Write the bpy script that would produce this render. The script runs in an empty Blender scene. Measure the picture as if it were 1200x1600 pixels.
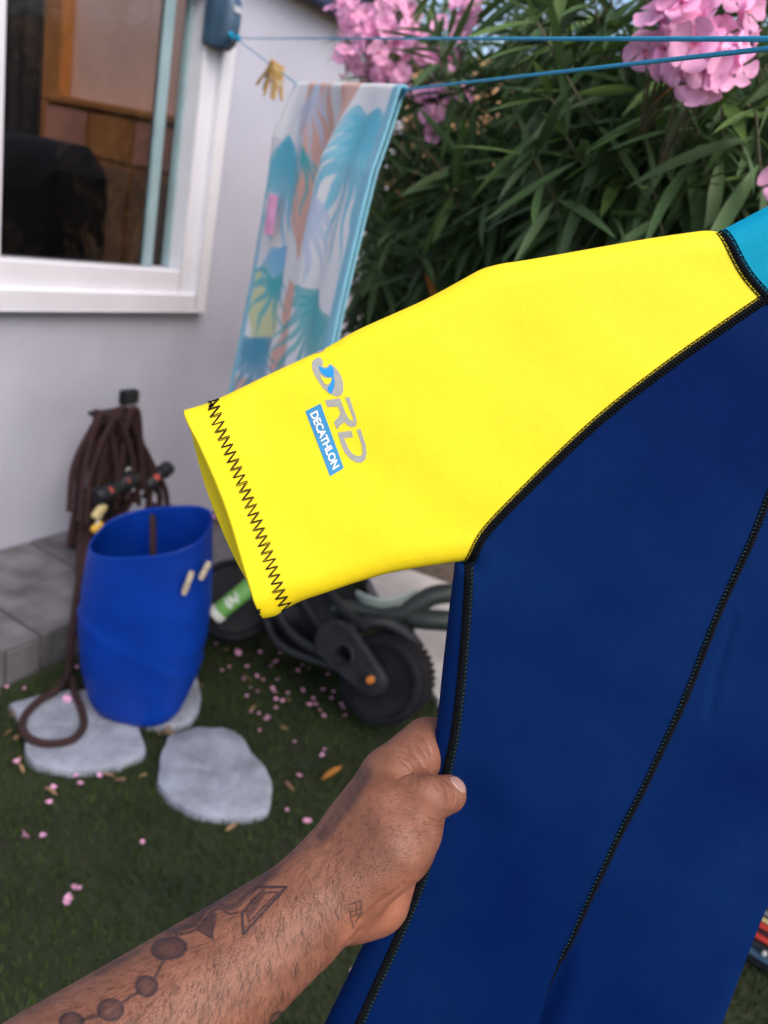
import bpy, bmesh, math, random
import numpy as np
from mathutils import Vector
from mathutils.bvhtree import BVHTree
random.seed(7); rng = np.random.default_rng(7)
R = math.radians
sc = bpy.context.scene
COL = sc.collection

# ------------------------------------------------------------------ camera, world, sun, exposure
PITCH, ROLL, CAMH, FPX = R(20.7), R(12.5), 1.65, 1200.0
cF = np.array([0, math.cos(PITCH), -math.sin(PITCH)])
cU0 = np.array([0, math.sin(PITCH), math.cos(PITCH)])
cX = np.array([1.0, 0, 0])
cR = math.cos(ROLL)*cX + math.sin(ROLL)*cU0
cU = -math.sin(ROLL)*cX + math.cos(ROLL)*cU0
CAM = np.array([0, 0, CAMH])
cd = bpy.data.cameras.new('camera'); cam = bpy.data.objects.new('camera', cd); COL.objects.link(cam)
from mathutils import Matrix
cam.matrix_world = Matrix(((cR[0], cU[0], -cF[0], 0), (cR[1], cU[1], -cF[1], 0), (cR[2], cU[2], -cF[2], CAMH), (0, 0, 0, 1)))
cd.sensor_fit = 'VERTICAL'; cd.sensor_height = 36; cd.lens = 27
cd.clip_start = 0.02; cd.clip_end = 400
cd.dof.use_dof = True; cd.dof.focus_distance = 0.49; cd.dof.aperture_fstop = 7.0
sc.camera = cam
world = bpy.data.worlds.new('World'); sc.world = world; world.use_nodes = True
SUN_EL, SUN_AZ = R(50), R(140)           # azimuth measured clockwise from +Y: the sun is behind the camera, a little left
nt = world.node_tree; nt.nodes.clear()
wo = nt.nodes.new('ShaderNodeOutputWorld'); bg = nt.nodes.new('ShaderNodeBackground'); sky = nt.nodes.new('ShaderNodeTexSky')
sky.sky_type = 'NISHITA'; sky.sun_disc = False; sky.sun_elevation = SUN_EL; sky.sun_rotation = SUN_AZ
sky.air_density = 1.0; sky.dust_density = 3.5; sky.ozone_density = 0.6
bg.inputs['Strength'].default_value = 0.13
nt.links.new(sky.outputs[0], bg.inputs[0]); nt.links.new(bg.outputs[0], wo.inputs[0])
sd = bpy.data.lights.new('sun', 'SUN'); sun = bpy.data.objects.new('sun', sd); COL.objects.link(sun)
sd.energy = 0.9; sd.angle = R(50); sd.color = (1.0, 0.94, 0.86)
sdir = Vector((math.sin(SUN_AZ)*math.cos(SUN_EL), math.cos(SUN_AZ)*math.cos(SUN_EL), math.sin(SUN_EL)))
sun.rotation_euler = sdir.to_track_quat('Z', 'Y').to_euler(); sun.location = (0, 0, 6)
vs = sc.view_settings
vs.view_transform = 'Standard'; vs.look = 'None'; vs.exposure = 1.05; vs.gamma = 1.0; vs.use_curve_mapping = False
sc.cycles.max_bounces = 6; sc.cycles.transparent_max_bounces = 12
sc.cycles.use_denoising = True

# ------------------------------------------------------------------ geometry helpers
def ray(x, y): return cF + cR*((x-600)/FPX) - cU*((y-800)/FPX)
def P(x, y, t): return CAM + t*ray(x, y)                 # a real point seen at (x, y) of the photograph, t metres deep
def G(x, y, z=0.0):
    d = ray(x, y); return CAM + d*((z-CAMH)/d[2])
def proj(V):
    d = np.asarray(V) - CAM; q = d@cF
    return 600+FPX*(d@cR)/q, 800-FPX*(d@cU)/q, q
wd = np.array([.44, .898, 0]); wd /= np.linalg.norm(wd)
wn = np.array([wd[1], -wd[0], 0])                        # house wall: runs along wd, faces along wn
w0 = np.array([-1.452, 2.673, 0])
def W(s, z, off=0.0): return w0 + wd*s + wn*off + np.array([0, 0, z])
def onwall(x, y, off=0.0):
    d = ray(x, y); t = ((w0 + wn*off - CAM)@wn)/(d@wn); p = CAM+t*d
    return (p-w0)@wd, p[2]

def norm(v): v = np.asarray(v, float); return v/np.linalg.norm(v)
class MB:
    def __init__(s): s.v = []; s.f = []; s.n = 0; s.uv = []; s.m = []
    def add(s, v, f, uv=None, m=0):
        v = np.asarray(v, float).reshape(-1, 3)
        s.v.append(v); s.f += [tuple(i+s.n for i in q) for q in f]; s.m += [m]*len(f)
        s.uv.append(np.zeros((len(v), 2)) if uv is None else np.asarray(uv, float)); s.n += len(v)
    def grid(s, g, uv=None, flip=False, closeu=False, closev=False, m=0):
        nu, nv = g.shape[:2]; f = []
        for i in range(nu if closeu else nu-1):
            for j in range(nv if closev else nv-1):
                a, b, c, d = i*nv+j, ((i+1) % nu)*nv+j, ((i+1) % nu)*nv+(j+1) % nv, i*nv+(j+1) % nv
                f.append((a, d, c, b) if flip else (a, b, c, d))
        s.add(g.reshape(-1, 3), f, None if uv is None else uv.reshape(-1, 2), m)
    def box(s, o, ax, m=0, bev=0.0):
        # o: centre, ax: three half-axis vectors
        a, b, c = [np.asarray(q, float) for q in ax]; o = np.asarray(o, float)
        if bev <= 0:
            v = [o+i*a+j*b+k*c for i in (-1, 1) for j in (-1, 1) for k in (-1, 1)]
            s.add(v, [(0, 1, 3, 2), (4, 6, 7, 5), (0, 4, 5, 1), (2, 3, 7, 6), (0, 2, 6, 4), (1, 5, 7, 3)], m=m); return
        la, lb, lc = [np.linalg.norm(q) for q in (a, b, c)]; bev = min(bev, .45*la*2, .45*lb*2, .45*lc*2)
        V = []; idx = {}
        for i in (-1, 1):
            for j in (-1, 1):
                for k in (-1, 1):
                    for w in range(3):
                        f = [1-bev/la, 1-bev/lb, 1-bev/lc]; f[w] = 1.0
                        idx[(i, j, k, w)] = len(V); V.append(o+a*i*f[0]+b*j*f[1]+c*k*f[2])
        F = []
        for w in range(3):
            u, t = [(1, 2), (2, 0), (0, 1)][w]
            for sg in (-1, 1):
                q = []
                for (p, r_) in ((-1, -1), (1, -1), (1, 1), (-1, 1)):
                    key = [0, 0, 0]; key[w] = sg; key[u] = p; key[t] = r_; q.append(idx[(*key, w)])
                F.append(q if sg > 0 else q[::-1])
        for w in range(3):                                   # edges
            u, t = [(1, 2), (2, 0), (0, 1)][w]
            for p in (-1, 1):
                for r_ in (-1, 1):
                    k0 = [0, 0, 0]; k1 = [0, 0, 0]; k0[w] = -1; k1[w] = 1
                    for kk in (k0, k1): kk[u] = p; kk[t] = r_
                    F.append([idx[(*k0, u)], idx[(*k1, u)], idx[(*k1, t)], idx[(*k0, t)]])
        for i in (-1, 1):
            for j in (-1, 1):
                for k in (-1, 1): F.append([idx[(i, j, k, 0)], idx[(i, j, k, 1)], idx[(i, j, k, 2)]])
        s.add(V, F, m=m)
    def tube(s, pts, r, seg=8, caps=True, m=0, flat=None):
        pts = np.asarray(pts, float); n = len(pts); r = np.broadcast_to(np.asarray(r, float), (n,))
        tan = np.gradient(pts, axis=0); tan /= np.maximum(np.linalg.norm(tan, axis=1, keepdims=True), 1e-9)
        up = np.array([0, 0, 1.0]) if abs(tan[0][2]) < .9 else np.array([1.0, 0, 0])
        if flat is not None: up = flat
        g = np.zeros((n, seg, 3)); uv = np.zeros((n, seg, 2)); L = 0
        a = np.cross(tan[0], up); a /= np.linalg.norm(a)
        for i in range(n):
            a = a - tan[i]*(a@tan[i]); a /= np.linalg.norm(a); b = np.cross(tan[i], a)
            if i: L += np.linalg.norm(pts[i]-pts[i-1])
            for k in range(seg):
                t = 2*math.pi*k/seg
                g[i, k] = pts[i]+r[i]*(a*math.cos(t)+b*math.sin(t)); uv[i, k] = (k/seg, L)
        s.grid(g, uv, closev=True, m=m)
        if caps:
            base = s.n-n*seg
            s.f.append(tuple(base+k for k in range(seg))); s.f.append(tuple(base+(n-1)*seg+k for k in range(seg))[::-1]); s.m += [m, m]
    def disc(s, c, ax, r, h, seg=28, bev=.1, m=0, r_in=0.0):
        # a wheel-like solid: axis ax, radius r, half thickness h
        ax = norm(ax); u = norm(np.cross(ax, [0, 0, 1.0] if abs(ax[2]) < .9 else [1.0, 0, 0])); w = np.cross(ax, u)
        prof = [(r_in, -h), (r*(1-bev), -h), (r*(1-bev*.3), -h*.8), (r, -h*.5), (r, h*.5), (r*(1-bev*.3), h*.8), (r*(1-bev), h), (r_in, h)]
        g = np.array([[np.asarray(c)+ax*z+rr*(u*math.cos(2*math.pi*k/seg)+w*math.sin(2*math.pi*k/seg)) for rr, z in prof] for k in range(seg)])
        s.grid(g, closeu=True, closev=r_in > 0, m=m)
    def lathe(s, c, ax, prof, seg=28, m=0):
        ax = norm(ax); u = norm(np.cross(ax, [0, 0, 1.0] if abs(ax[2]) < .9 else [1.0, 0, 0])); w = np.cross(ax, u)
        g = np.array([[np.asarray(c)+ax*z+rr*(u*math.cos(2*math.pi*k/seg)+w*math.sin(2*math.pi*k/seg)) for rr, z in prof] for k in range(seg)])
        s.grid(g, closeu=True, m=m)
    def prism(s, poly, d, m=0):
        poly = np.asarray(poly, float); n = len(poly); d = np.asarray(d, float)
        s.add(np.vstack([poly, poly+d]), [tuple(range(n))[::-1], tuple(range(n, 2*n))]+[(i, (i+1) % n, n+(i+1) % n, n+i) for i in range(n)], m=m)
    def mesh(s, name, off=None, smooth=True):
        me = bpy.data.meshes.new(name); v = np.vstack(s.v)
        if off is not None: v = v-off
        me.from_pydata(v.tolist(), [], s.f); uvs = np.vstack(s.uv)
        if np.abs(uvs).max() > 0:
            l = me.uv_layers.new(name='UVMap'); vi = np.zeros(len(me.loops), int); me.loops.foreach_get('vertex_index', vi)
            l.data.foreach_set('uv', uvs[vi].ravel())
        me.polygons.foreach_set('material_index', s.m)
        me.polygons.foreach_set('use_smooth', [bool(smooth)]*len(me.polygons))
        if smooth == 'auto': me.set_sharp_from_angle(angle=R(38))
        return me
ORG = {}
def empty(name, loc, label, cat, group=None, rz=0):
    o = bpy.data.objects.new(name, None); COL.objects.link(o); o.location = loc; o.empty_display_size = .05
    ORG[o.name] = np.asarray(loc, float); o['label'] = label; o['category'] = cat
    if group: o['group'] = group
    return o
def org(o):
    p = np.zeros(3)
    while o is not None: p = p+np.array(o.location); o = o.parent
    return p
def obj(name, mb, mats, parent=None, label=None, cat=None, kind=None, group=None, smooth='auto', loc=None):
    if loc is None: loc = org(parent) if parent is not None else np.zeros(3)
    if parent is None and cat:
        v = np.vstack(mb.v); loc = np.array([*(v.min(0)+v.max(0))[:2]/2, v[:, 2].min()])
    me = mb.mesh(name, loc, smooth)
    for m in (mats if isinstance(mats, (list, tuple)) else [mats]): me.materials.append(m)
    o = bpy.data.objects.new(name, me); COL.objects.link(o)
    if parent is not None: o.parent = parent; o.location = loc-org(parent)
    else: o.location = loc
    for k, q in (('label', label), ('category', cat), ('kind', kind), ('group', group)):
        if q: o[k] = q
    return o
def inst(src, parent=None, M=None, label=None, cat=None, group=None):
    c = src.copy(); COL.objects.link(c); c.parent = parent
    if M is not None: c.matrix_basis = M
    for k, q in (('label', label), ('category', cat), ('group', group)):
        if q: c[k] = q
    return c
def catmull(pts, n):
    p = np.asarray(pts, float)
    if len(p) == 2: return p[0]+(p[1]-p[0])*np.linspace(0, 1, n)[:, None]
    d = np.r_[0, np.cumsum(np.sqrt(np.linalg.norm(np.diff(p, axis=0), axis=1)))]
    q = np.vstack([2*p[0]-p[1], p, 2*p[-1]-p[-2]]); out = []
    for i in range(len(p)-1):
        t = np.linspace(0, 1, 24, endpoint=False)[:, None]; a, b, c, e = q[i:i+4]
        out.append(.5*(2*b+(c-a)*t+(2*a-5*b+4*c-e)*t**2+(3*b-a-3*c+e)*t**3))
    o = np.vstack(out+[p[-1:]])
    L = np.r_[0, np.cumsum(np.linalg.norm(np.diff(o, axis=0), axis=1))]
    s = np.linspace(0, L[-1], n)
    return np.stack([np.interp(s, L, o[:, k]) for k in range(o.shape[1])], 1)
def coons(left, right, top, bot):
    # left/right run top->bottom (nv), top/bot run left->right (nu)
    nv, nu = len(left), len(top); u = np.linspace(0, 1, nu)[:, None, None]; v = np.linspace(0, 1, nv)[None, :, None]
    c = (1-v)*top[:, None]+v*bot[:, None]+(1-u)*left[None]+u*right[None]
    return c-((1-u)*(1-v)*top[0]+u*(1-v)*top[-1]+(1-u)*v*bot[0]+u*v*bot[-1])
def segdist(pts, poly):
    p = np.asarray(pts, float).reshape(-1, 1, 2); a = poly[:-1][None]; b = poly[1:][None]
    ab = b-a; t = np.clip(((p-a)*ab).sum(-1)/np.maximum((ab*ab).sum(-1), 1e-9), 0, 1)
    return np.linalg.norm(p-(a+ab*t[..., None]), axis=-1).min(1)
def inpoly(pts, poly):
    x, y = pts[:, 0], pts[:, 1]; r = np.zeros(len(pts), bool); n = len(poly)
    for i in range(n):
        (x1, y1), (x2, y2) = poly[i], poly[(i+1) % n]
        c = ((y1 > y) != (y2 > y)); r ^= c & (x < (x2-x1)*(y-y1)/((y2-y1) if y2 != y1 else 1e-9)+x1)
    return r

# ------------------------------------------------------------------ materials
def mat(name, base, rough=.6, var=.12, scale=12, bump=.0, bscale=120, metal=0.0, sheen=0.0, sss=0.0, spec=.5, island=0.0, base2=None, detail=4, coat=0.0, trans=0.0):
    m = bpy.data.materials.new(name); m.use_nodes = True; n = m.node_tree.nodes; L = m.node_tree.links; b = n['Principled BSDF']
    tc = n.new('ShaderNodeTexCoord'); nz = n.new('ShaderNodeTexNoise'); nz.inputs['Scale'].default_value = scale; nz.inputs['Detail'].default_value = detail
    L.new(tc.outputs['Object'], nz.inputs['Vector'])
    cr = n.new('ShaderNodeValToRGB'); base = np.array(base, float); b2 = base*(1+var) if base2 is None else np.array(base2, float)
    b1 = base*(1-var) if base2 is None else base
    cr.color_ramp.elements[0].position = .32; cr.color_ramp.elements[1].position = .68
    cr.color_ramp.elements[0].color = (*np.clip(b1, 0, 1), 1); cr.color_ramp.elements[1].color = (*np.clip(b2, 0, 1), 1)
    L.new(nz.outputs['Fac'], cr.inputs['Fac']); out = cr.outputs['Color']
    if island:
        g = n.new('ShaderNodeNewGeometry'); hsv = n.new('ShaderNodeHueSaturation'); mp = n.new('ShaderNodeMapRange')
        mp.inputs['To Min'].default_value = 1-island; mp.inputs['To Max'].default_value = 1+island
        oi = n.new('ShaderNodeObjectInfo'); ad = n.new('ShaderNodeMath'); ad.operation = 'ADD'; fr = n.new('ShaderNodeMath'); fr.operation = 'FRACT'
        L.new(g.outputs['Random Per Island'], ad.inputs[0]); L.new(oi.outputs['Random'], ad.inputs[1]); L.new(ad.outputs[0], fr.inputs[0])
        L.new(fr.outputs[0], mp.inputs['Value']); L.new(mp.outputs[0], hsv.inputs['Value']); L.new(out, hsv.inputs['Color']); out = hsv.outputs['Color']
    L.new(out, b.inputs['Base Color'])
    b.inputs['Roughness'].default_value = rough; b.inputs['Metallic'].default_value = metal
    b.inputs['Specular IOR Level'].default_value = spec; b.inputs['Sheen Weight'].default_value = sheen; b.inputs['Coat Weight'].default_value = coat
    if sheen: b.inputs['Sheen Roughness'].default_value = .4
    if sss:
        b.inputs['Subsurface Weight'].default_value = sss; b.inputs['Subsurface Scale'].default_value = .004; b.inputs['Subsurface Radius'].default_value = (1, .35, .2)
    if bump:
        bz = n.new('ShaderNodeTexNoise'); bz.inputs['Scale'].default_value = bscale; bz.inputs['Detail'].default_value = 3
        L.new(tc.outputs['Object'], bz.inputs['Vector']); bp = n.new('ShaderNodeBump'); bp.inputs['Strength'].default_value = bump; bp.inputs['Distance'].default_value = .01
        L.new(bz.outputs['Fac'], bp.inputs['Height']); L.new(bp.outputs['Normal'], b.inputs['Normal'])
    if trans:                                             # thin leaf or petal: part of the light passes through
        tr = n.new('ShaderNodeBsdfTranslucent'); mx = n.new('ShaderNodeMixShader'); mx.inputs[0].default_value = trans
        L.new(out, tr.inputs['Color']); o = n['Material Output']; L.new(b.outputs[0], mx.inputs[1]); L.new(tr.outputs[0], mx.inputs[2]); L.new(mx.outputs[0], o.inputs['Surface'])
    m['bsdf'] = 1
    return m
def nodes(m): return m.node_tree.nodes, m.node_tree.links, m.node_tree.nodes['Principled BSDF']

M = {}
M['plaster'] = mat('plaster', (.43, .44, .535), .85, .09, 1.9, .25, 45)
M['white_frame'] = mat('white_frame', (.66, .66, .72), .35, .03, 6)
M['sash_metal'] = mat('sash_metal', (.25, .36, .40), .35, .1, 9)
M['navy'] = mat('navy_awning', (.012, .022, .07), .7, .2, 8, .1)
M['slate'] = mat('slate_tile', (.115, .11, .12), .6, .45, 7, .3, 60)
M['grout'] = mat('grout', (.10, .095, .09), .9, .2, 20)
M['lawn'] = mat('lawn', (.014, .020, .006), .95, .3, 5)
M['grass'] = mat('grass_blades', (.028, .048, .010), .75, .35, 2.2, island=.45, spec=.25)
M['soil'] = mat('soil', (.075, .058, .048), .95, .4, 30, .8, 90)
M['stone'] = mat('stepping_stone', (.222, .242, .298), .85, .26, 14, .4, 60, detail=8)
M['stoneside'] = M['stone']
M['barrel'] = mat('blue_plastic', (.0006, .033, .285), .48, .14, 7, .12, 18, spec=.2)
M['beige_rope'] = mat('beige_rope', (.50, .42, .30), .8, .2, 60, .4, 200)
M['black'] = mat('black_plastic', (.016, .018, .022), .45, .25, 14, .12, 90, spec=.3)
M['black2'] = mat('black_rubber', (.010, .011, .015), .65, .3, 20, .15, 120, spec=.2)
M['darkgreen'] = mat('dark_green_plastic', (.032, .042, .038), .4, .2, 12)
M['palefin'] = mat('pale_grey_green_plastic', (.36, .42, .38), .45, .08, 10)
M['slab'] = mat('pale_slab', (.42, .41, .41), .85, .12, 10, .2, 60)
M['orange'] = mat('orange_metal', (.55, .18, .03), .4, .2, 20)
M['red'] = mat('red_plastic', (.45, .035, .02), .45, .1, 20)
M['yellowclip'] = mat('yellow_plastic', (.70, .42, .05), .45, .1, 20)
M['cream'] = mat('cream_plastic', (.62, .52, .26), .5, .1, 20)
M['greentube'] = mat('green_plastic', (.12, .32, .07), .45, .1, 20)
M['white'] = mat('white_plastic', (.62, .64, .62), .5, .05, 20)
M['clear'] = mat('grey_clear_plastic', (.40, .42, .46), .2, .1, 20)
M['line'] = mat('turquoise_line', (.0, .30, .52), .4, .06, 40)
M['reel'] = mat('blue_grey_plastic', (.035, .075, .13), .35, .12, 12, .05)
M['wood_peg'] = mat('peg_wood', (.50, .30, .09), .65, .25, 60, .2)
M['steel'] = mat('steel', (.5, .5, .5), .3, .05, 20, metal=1)
M['pink'] = mat('pink_petal', (.86, .43, .66), .65, .14, 40, trans=.3, island=.26, spec=.2)
M['pinkdeep'] = mat('pink_throat', (.75, .16, .28), .6, .2, 90)
M['leaf'] = mat('oleander_leaf', (.074, .130, .050), .5, .25, 6, island=.55, spec=.34, trans=.28)
M['leaf2'] = mat('oleander_leaf_light', (.085, .15, .035), .5, .25, 6, island=.3, spec=.35, trans=.2)
M['dry_leaf'] = mat('dry_leaf', (.42, .17, .03), .6, .25, 12, island=.3, trans=.25)
M['stem'] = mat('stem', (.075, .07, .035), .7, .3, 30, .3)
M['bark'] = mat('bark', (.055, .042, .032), .9, .3, 30, .5)
M['terracotta'] = mat('terracotta_wall', (.86, .50, .26), .9, .15, 3, .3, 40)
M['rope_neoprene_black'] = mat('black_thread', (.004, .005, .007), .8, .2, 300, spec=.08)
M['grey_print'] = mat('grey_print', (.33, .33, .30), .55, .08, 500)
M['blue_print'] = mat('blue_print', (.0, .25, .62), .55, .05, 200)
M['blue_box'] = mat('blue_box_print', (.03, .25, .50), .55, .06, 200)
M['white_print'] = mat('white_print', (.74, .76, .80), .55, .04, 200)
M['beige_room'] = mat('beige_room_wall', (.72, .52, .44), .9, .05, 3)
M['orange_wood'] = mat('orange_wood', (.42, .17, .04), .5, .2, 5)
M['brown_wood'] = mat('brown_wood', (.22, .12, .06), .5, .25, 5); M['pink_wood'] = mat('pinkish_wood', (.50, .24, .17), .5, .15, 5)
M['dark_room'] = mat('dark_fabric', (.02, .018, .02), .8, .3, 6)
M['room_floor'] = mat('room_floor', (.12, .075, .05), .5, .2, 5)
M['thread_teal'] = mat('teal_thread', (.008, .09, .12), .6, .1, 100)
M['hair'] = mat('hair', (.012, .008, .006), .6, .1, 100)
M['nail'] = mat('nail', (.31, .18, .155), .34, .08, 90, coat=.15)

def neoprene(name, col, sheen, col2=None, rough=.62, weave=2600, bump=.45, spec=.4, cvar=.16, cscale=14):
    m = mat(name, col, rough, .04, cscale, sheen=sheen, base2=col2, spec=spec)
    n, L, b = nodes(m)
    tc = n.new('ShaderNodeTexCoord'); mp = n.new('ShaderNodeMapping'); mp.inputs['Scale'].default_value = (weave, weave*.55, weave); mp.inputs['Rotation'].default_value = (0, .35, .5)
    v = n.new('ShaderNodeTexNoise'); v.inputs['Scale'].default_value = 1; v.inputs['Detail'].default_value = 1
    L.new(tc.outputs['Object'], mp.inputs['Vector']); L.new(mp.outputs[0], v.inputs['Vector'])
    z = n.new('ShaderNodeTexNoise'); z.inputs['Scale'].default_value = 55; z.inputs['Detail'].default_value = 2; L.new(tc.outputs['Object'], z.inputs['Vector'])
    b1 = n.new('ShaderNodeBump'); b1.inputs['Strength'].default_value = bump; b1.inputs['Distance'].default_value = .0006
    cr = [q for q in n if q.type == 'VALTORGB'][0]; hs = n.new('ShaderNodeHueSaturation'); mr = n.new('ShaderNodeMapRange'); mr.inputs['From Min'].default_value = .3; mr.inputs['From Max'].default_value = .7; mr.inputs['To Min'].default_value = 1-cvar; mr.inputs['To Max'].default_value = 1+cvar
    L.new(v.outputs['Fac'], mr.inputs['Value']); L.new(mr.outputs[0], hs.inputs['Value']); L.new(cr.outputs['Color'], hs.inputs['Color']); L.new(hs.outputs['Color'], b.inputs['Base Color'])
    b2 = n.new('ShaderNodeBump'); b2.inputs['Strength'].default_value = .12; b2.inputs['Distance'].default_value = .004
    L.new(v.outputs['Fac'], b1.inputs['Height']); L.new(z.outputs['Fac'], b2.inputs['Height']); L.new(b2.outputs['Normal'], b1.inputs['Normal']); L.new(b1.outputs['Normal'], b.inputs['Normal'])
    return m
M['neo_yellow'] = neoprene('yellow_neoprene', (.86, .66, .006), .0, (.86, .68, .008), cvar=.04)
M['neo_blue'] = neoprene('navy_neoprene', (.0001, .0080, .066), .0, (.0026, .0205, .096), rough=.7, spec=.04, cscale=5.5)
M['neo_teal'] = neoprene('turquoise_neoprene', (.0, .25, .40), .0, (.0, .28, .44), spec=.1)
M['neo_back'] = neoprene('black_neoprene', (.006, .012, .04), .05)

# rope: helical two-tone braid from the tube's own uv
def rope_mat(name, c1, c2, pitch=70.0):
    m = mat(name, c1, .85, .2, 40); n, L, b = nodes(m)
    uv = n.new('ShaderNodeUVMap'); sx = n.new('ShaderNodeSeparateXYZ'); L.new(uv.outputs[0], sx.inputs[0])
    def line(sign):
        a = n.new('ShaderNodeMath'); a.operation = 'MULTIPLY'; a.inputs[1].default_value = pitch*6.283; L.new(sx.outputs[1], a.inputs[0])
        c = n.new('ShaderNodeMath'); c.operation = 'MULTIPLY_ADD'; c.inputs[1].default_value = sign*2*6.283; L.new(sx.outputs[0], c.inputs[0]); L.new(a.outputs[0], c.inputs[2])
        s = n.new('ShaderNodeMath'); s.operation = 'SINE'; L.new(c.outputs[0], s.inputs[0]); return s
    p = n.new('ShaderNodeMath'); p.operation = 'MULTIPLY'; L.new(line(.5).outputs[0], p.inputs[0]); p.inputs[1].default_value = .6
    mr = n.new('ShaderNodeMapRange'); mr.inputs['From Min'].default_value = -.5; mr.inputs['From Max'].default_value = .5; L.new(p.outputs[0], mr.inputs['Value'])
    mx = n.new('ShaderNodeMix'); mx.data_type = 'RGBA'; mx.inputs['A'].default_value = (*c1, 1); mx.inputs['B'].default_value = (*c2, 1); L.new(mr.outputs[0], mx.inputs['Factor'])
    L.new(mx.outputs['Result'], b.inputs['Base Color'])
    bp = n.new('ShaderNodeBump'); bp.inputs['Strength'].default_value = .8; bp.inputs['Distance'].default_value = .004; L.new(mr.outputs[0], bp.inputs['Height']); L.new(bp.outputs[0], b.inputs['Normal'])
    return m
M['rope'] = rope_mat('brown_rope', (.004, .002, .003), (.050, .012, .013), 72.0)
def glass_mat():
    m = bpy.data.materials.new('window_glass'); m.use_nodes = True; n = m.node_tree.nodes; L = m.node_tree.links; n.remove(n['Principled BSDF'])
    fr = n.new('ShaderNodeFresnel'); fr.inputs['IOR'].default_value = 1.30; t = n.new('ShaderNodeBsdfTransparent'); t.inputs['Color'].default_value = (.66, .64, .64, 1)
    g = n.new('ShaderNodeBsdfGlossy'); g.inputs['Roughness'].default_value = .02; x = n.new('ShaderNodeMixShader')
    L.new(fr.outputs[0], x.inputs[0]); L.new(t.outputs[0], x.inputs[1]); L.new(g.outputs[0], x.inputs[2]); L.new(x.outputs[0], n['Material Output'].inputs['Surface']); return m
M['glass'] = glass_mat()

# ------------------------------------------------------------------ setting: ground
b = MB(); b.add([(-120, -120, -.004), (120, -120, -.004), (120, 120, -.004), (-120, 120, -.004)], [(0, 1, 2, 3)])
obj('lawn', b, M['lawn'], kind='structure')
# flower bed along the hedge and behind the bin
bed = [G(300, 805), G(335, 840), G(420, 880), G(560, 905), G(640, 930), G(720, 960), (2.2, 2.4, 0), (6, 2.2, 0), (6, 9, 0), (-.6, 9, 0), W(2.3, 0, .02), W(1.2, 0, .02)]
bed = [np.array([q[0], q[1], 0]) for q in bed]
b = MB(); n = len(bed); b.add([q+[0, 0, .012] for q in bed]+[q+[0, 0, -.02] for q in bed], [tuple(range(n))]+[(i, n+i, n+(i+1) % n, (i+1) % n) for i in range(n)])
obj('flower_bed_soil', b, M['soil'], kind='structure')
# grass blades
def grass():
    N = 210000
    x = rng.uniform(-2.3, 2.6, N); y = rng.uniform(.3, 3.6, N)
    px, py, q = proj(np.stack([x, y, np.zeros(N)], 1))
    k = np.ones(N, bool)
    bp = np.array([[p[0], p[1]] for p in bed]); pts = np.stack([x, y], 1)
    k &= ~inpoly(pts, bp)
    k &= ((pts-w0[:2])@wn[:2]) > .64
    for g_ in STONES: k &= ~inpoly(pts, g_)
    x, y = x[k], y[k]; N = len(x)
    h = rng.uniform(.012, .028, N); a = rng.uniform(0, 6.283, N); w = rng.uniform(.0009, .0018, N); le = rng.uniform(0, .016, N); la = rng.uniform(0, 6.283, N)
    base = np.stack([x, y, np.full(N, -.003)], 1); d = np.stack([np.cos(a)*w, np.sin(a)*w, np.zeros(N)], 1)
    tip = base+np.stack([np.cos(la)*le, np.sin(la)*le, h], 1); mid = (base*.45+tip*.55)-np.stack([np.cos(la)*le*.2, np.sin(la)*le*.2, -h*.12], 1)
    v = np.stack([base-d, base+d, mid+d*.8, mid-d*.8, tip], 1).reshape(-1, 3)
    i = np.arange(N)*5
    me = bpy.data.meshes.new('grass')
    me.vertices.add(len(v)); me.vertices.foreach_set('co', v.ravel())
    q = np.stack([i, i+1, i+2, i, i+2, i+3, i+3, i+2, i+4], 1).ravel()
    me.loops.add(len(q)); me.loops.foreach_set('vertex_index', q); me.polygons.add(N*3); me.polygons.foreach_set('loop_start', np.arange(N*3)*3)
    me.update(); me.validate(); me.materials.append(M['grass'])
    o = bpy.data.objects.new('grass', me); COL.objects.link(o); o['kind'] = 'stuff'; o['label'] = 'short dark green grass of the lawn'

# ------------------------------------------------------------------ house
HS0, HS1, HH, HT = -5.5, 2.45, 3.1, .10
house = empty('house', W(-1.5, 0, -1.5), 'pale lavender plastered house with white framed sliding window', 'house')
def wbox(b, s0, s1, z0, z1, o0, o1, m=0, bev=0):
    b.box(W((s0+s1)/2, (z0+z1)/2, (o0+o1)/2), (wd*(s1-s0)/2, np.array([0, 0, (z1-z0)/2]), wn*(o1-o0)/2), m, bev)
OS0, OS1, OZ0, OZ1 = -1.35, .905, 1.13, 2.38     # window opening
b = MB()
wbox(b, HS0, OS0, -.05, HH, -HT, 0); wbox(b, OS1, HS1, -.05, HH, -HT, 0); wbox(b, OS0, OS1, -.05, OZ0, -HT, 0); wbox(b, OS0, OS1, OZ1, HH, -HT, 0)
obj('wall', b, M['plaster'], house, smooth=False)
b = MB(); wbox(b, HS1-.22, HS1, -.05, HH-.002, -5, -HT-.001); obj('side_wall', b, M['plaster'], house, smooth=False)
b = MB(); wbox(b, HS0, -.6, HH+.001, HH+.18, -5.1, .12); wbox(b, 2.2, HS1+.1, HH+.001, HH+.18, -5.1, .12); wbox(b, -.6, 2.2, HH+.001, HH+.12, -.12, .12); wbox(b, -.6, 2.2, HH+.001, HH+.18, -5.1, -3.9); obj('roof', b, M['plaster'], house, smooth=False)  # unseen roof; the opening over the room is added to let daylight in
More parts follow.
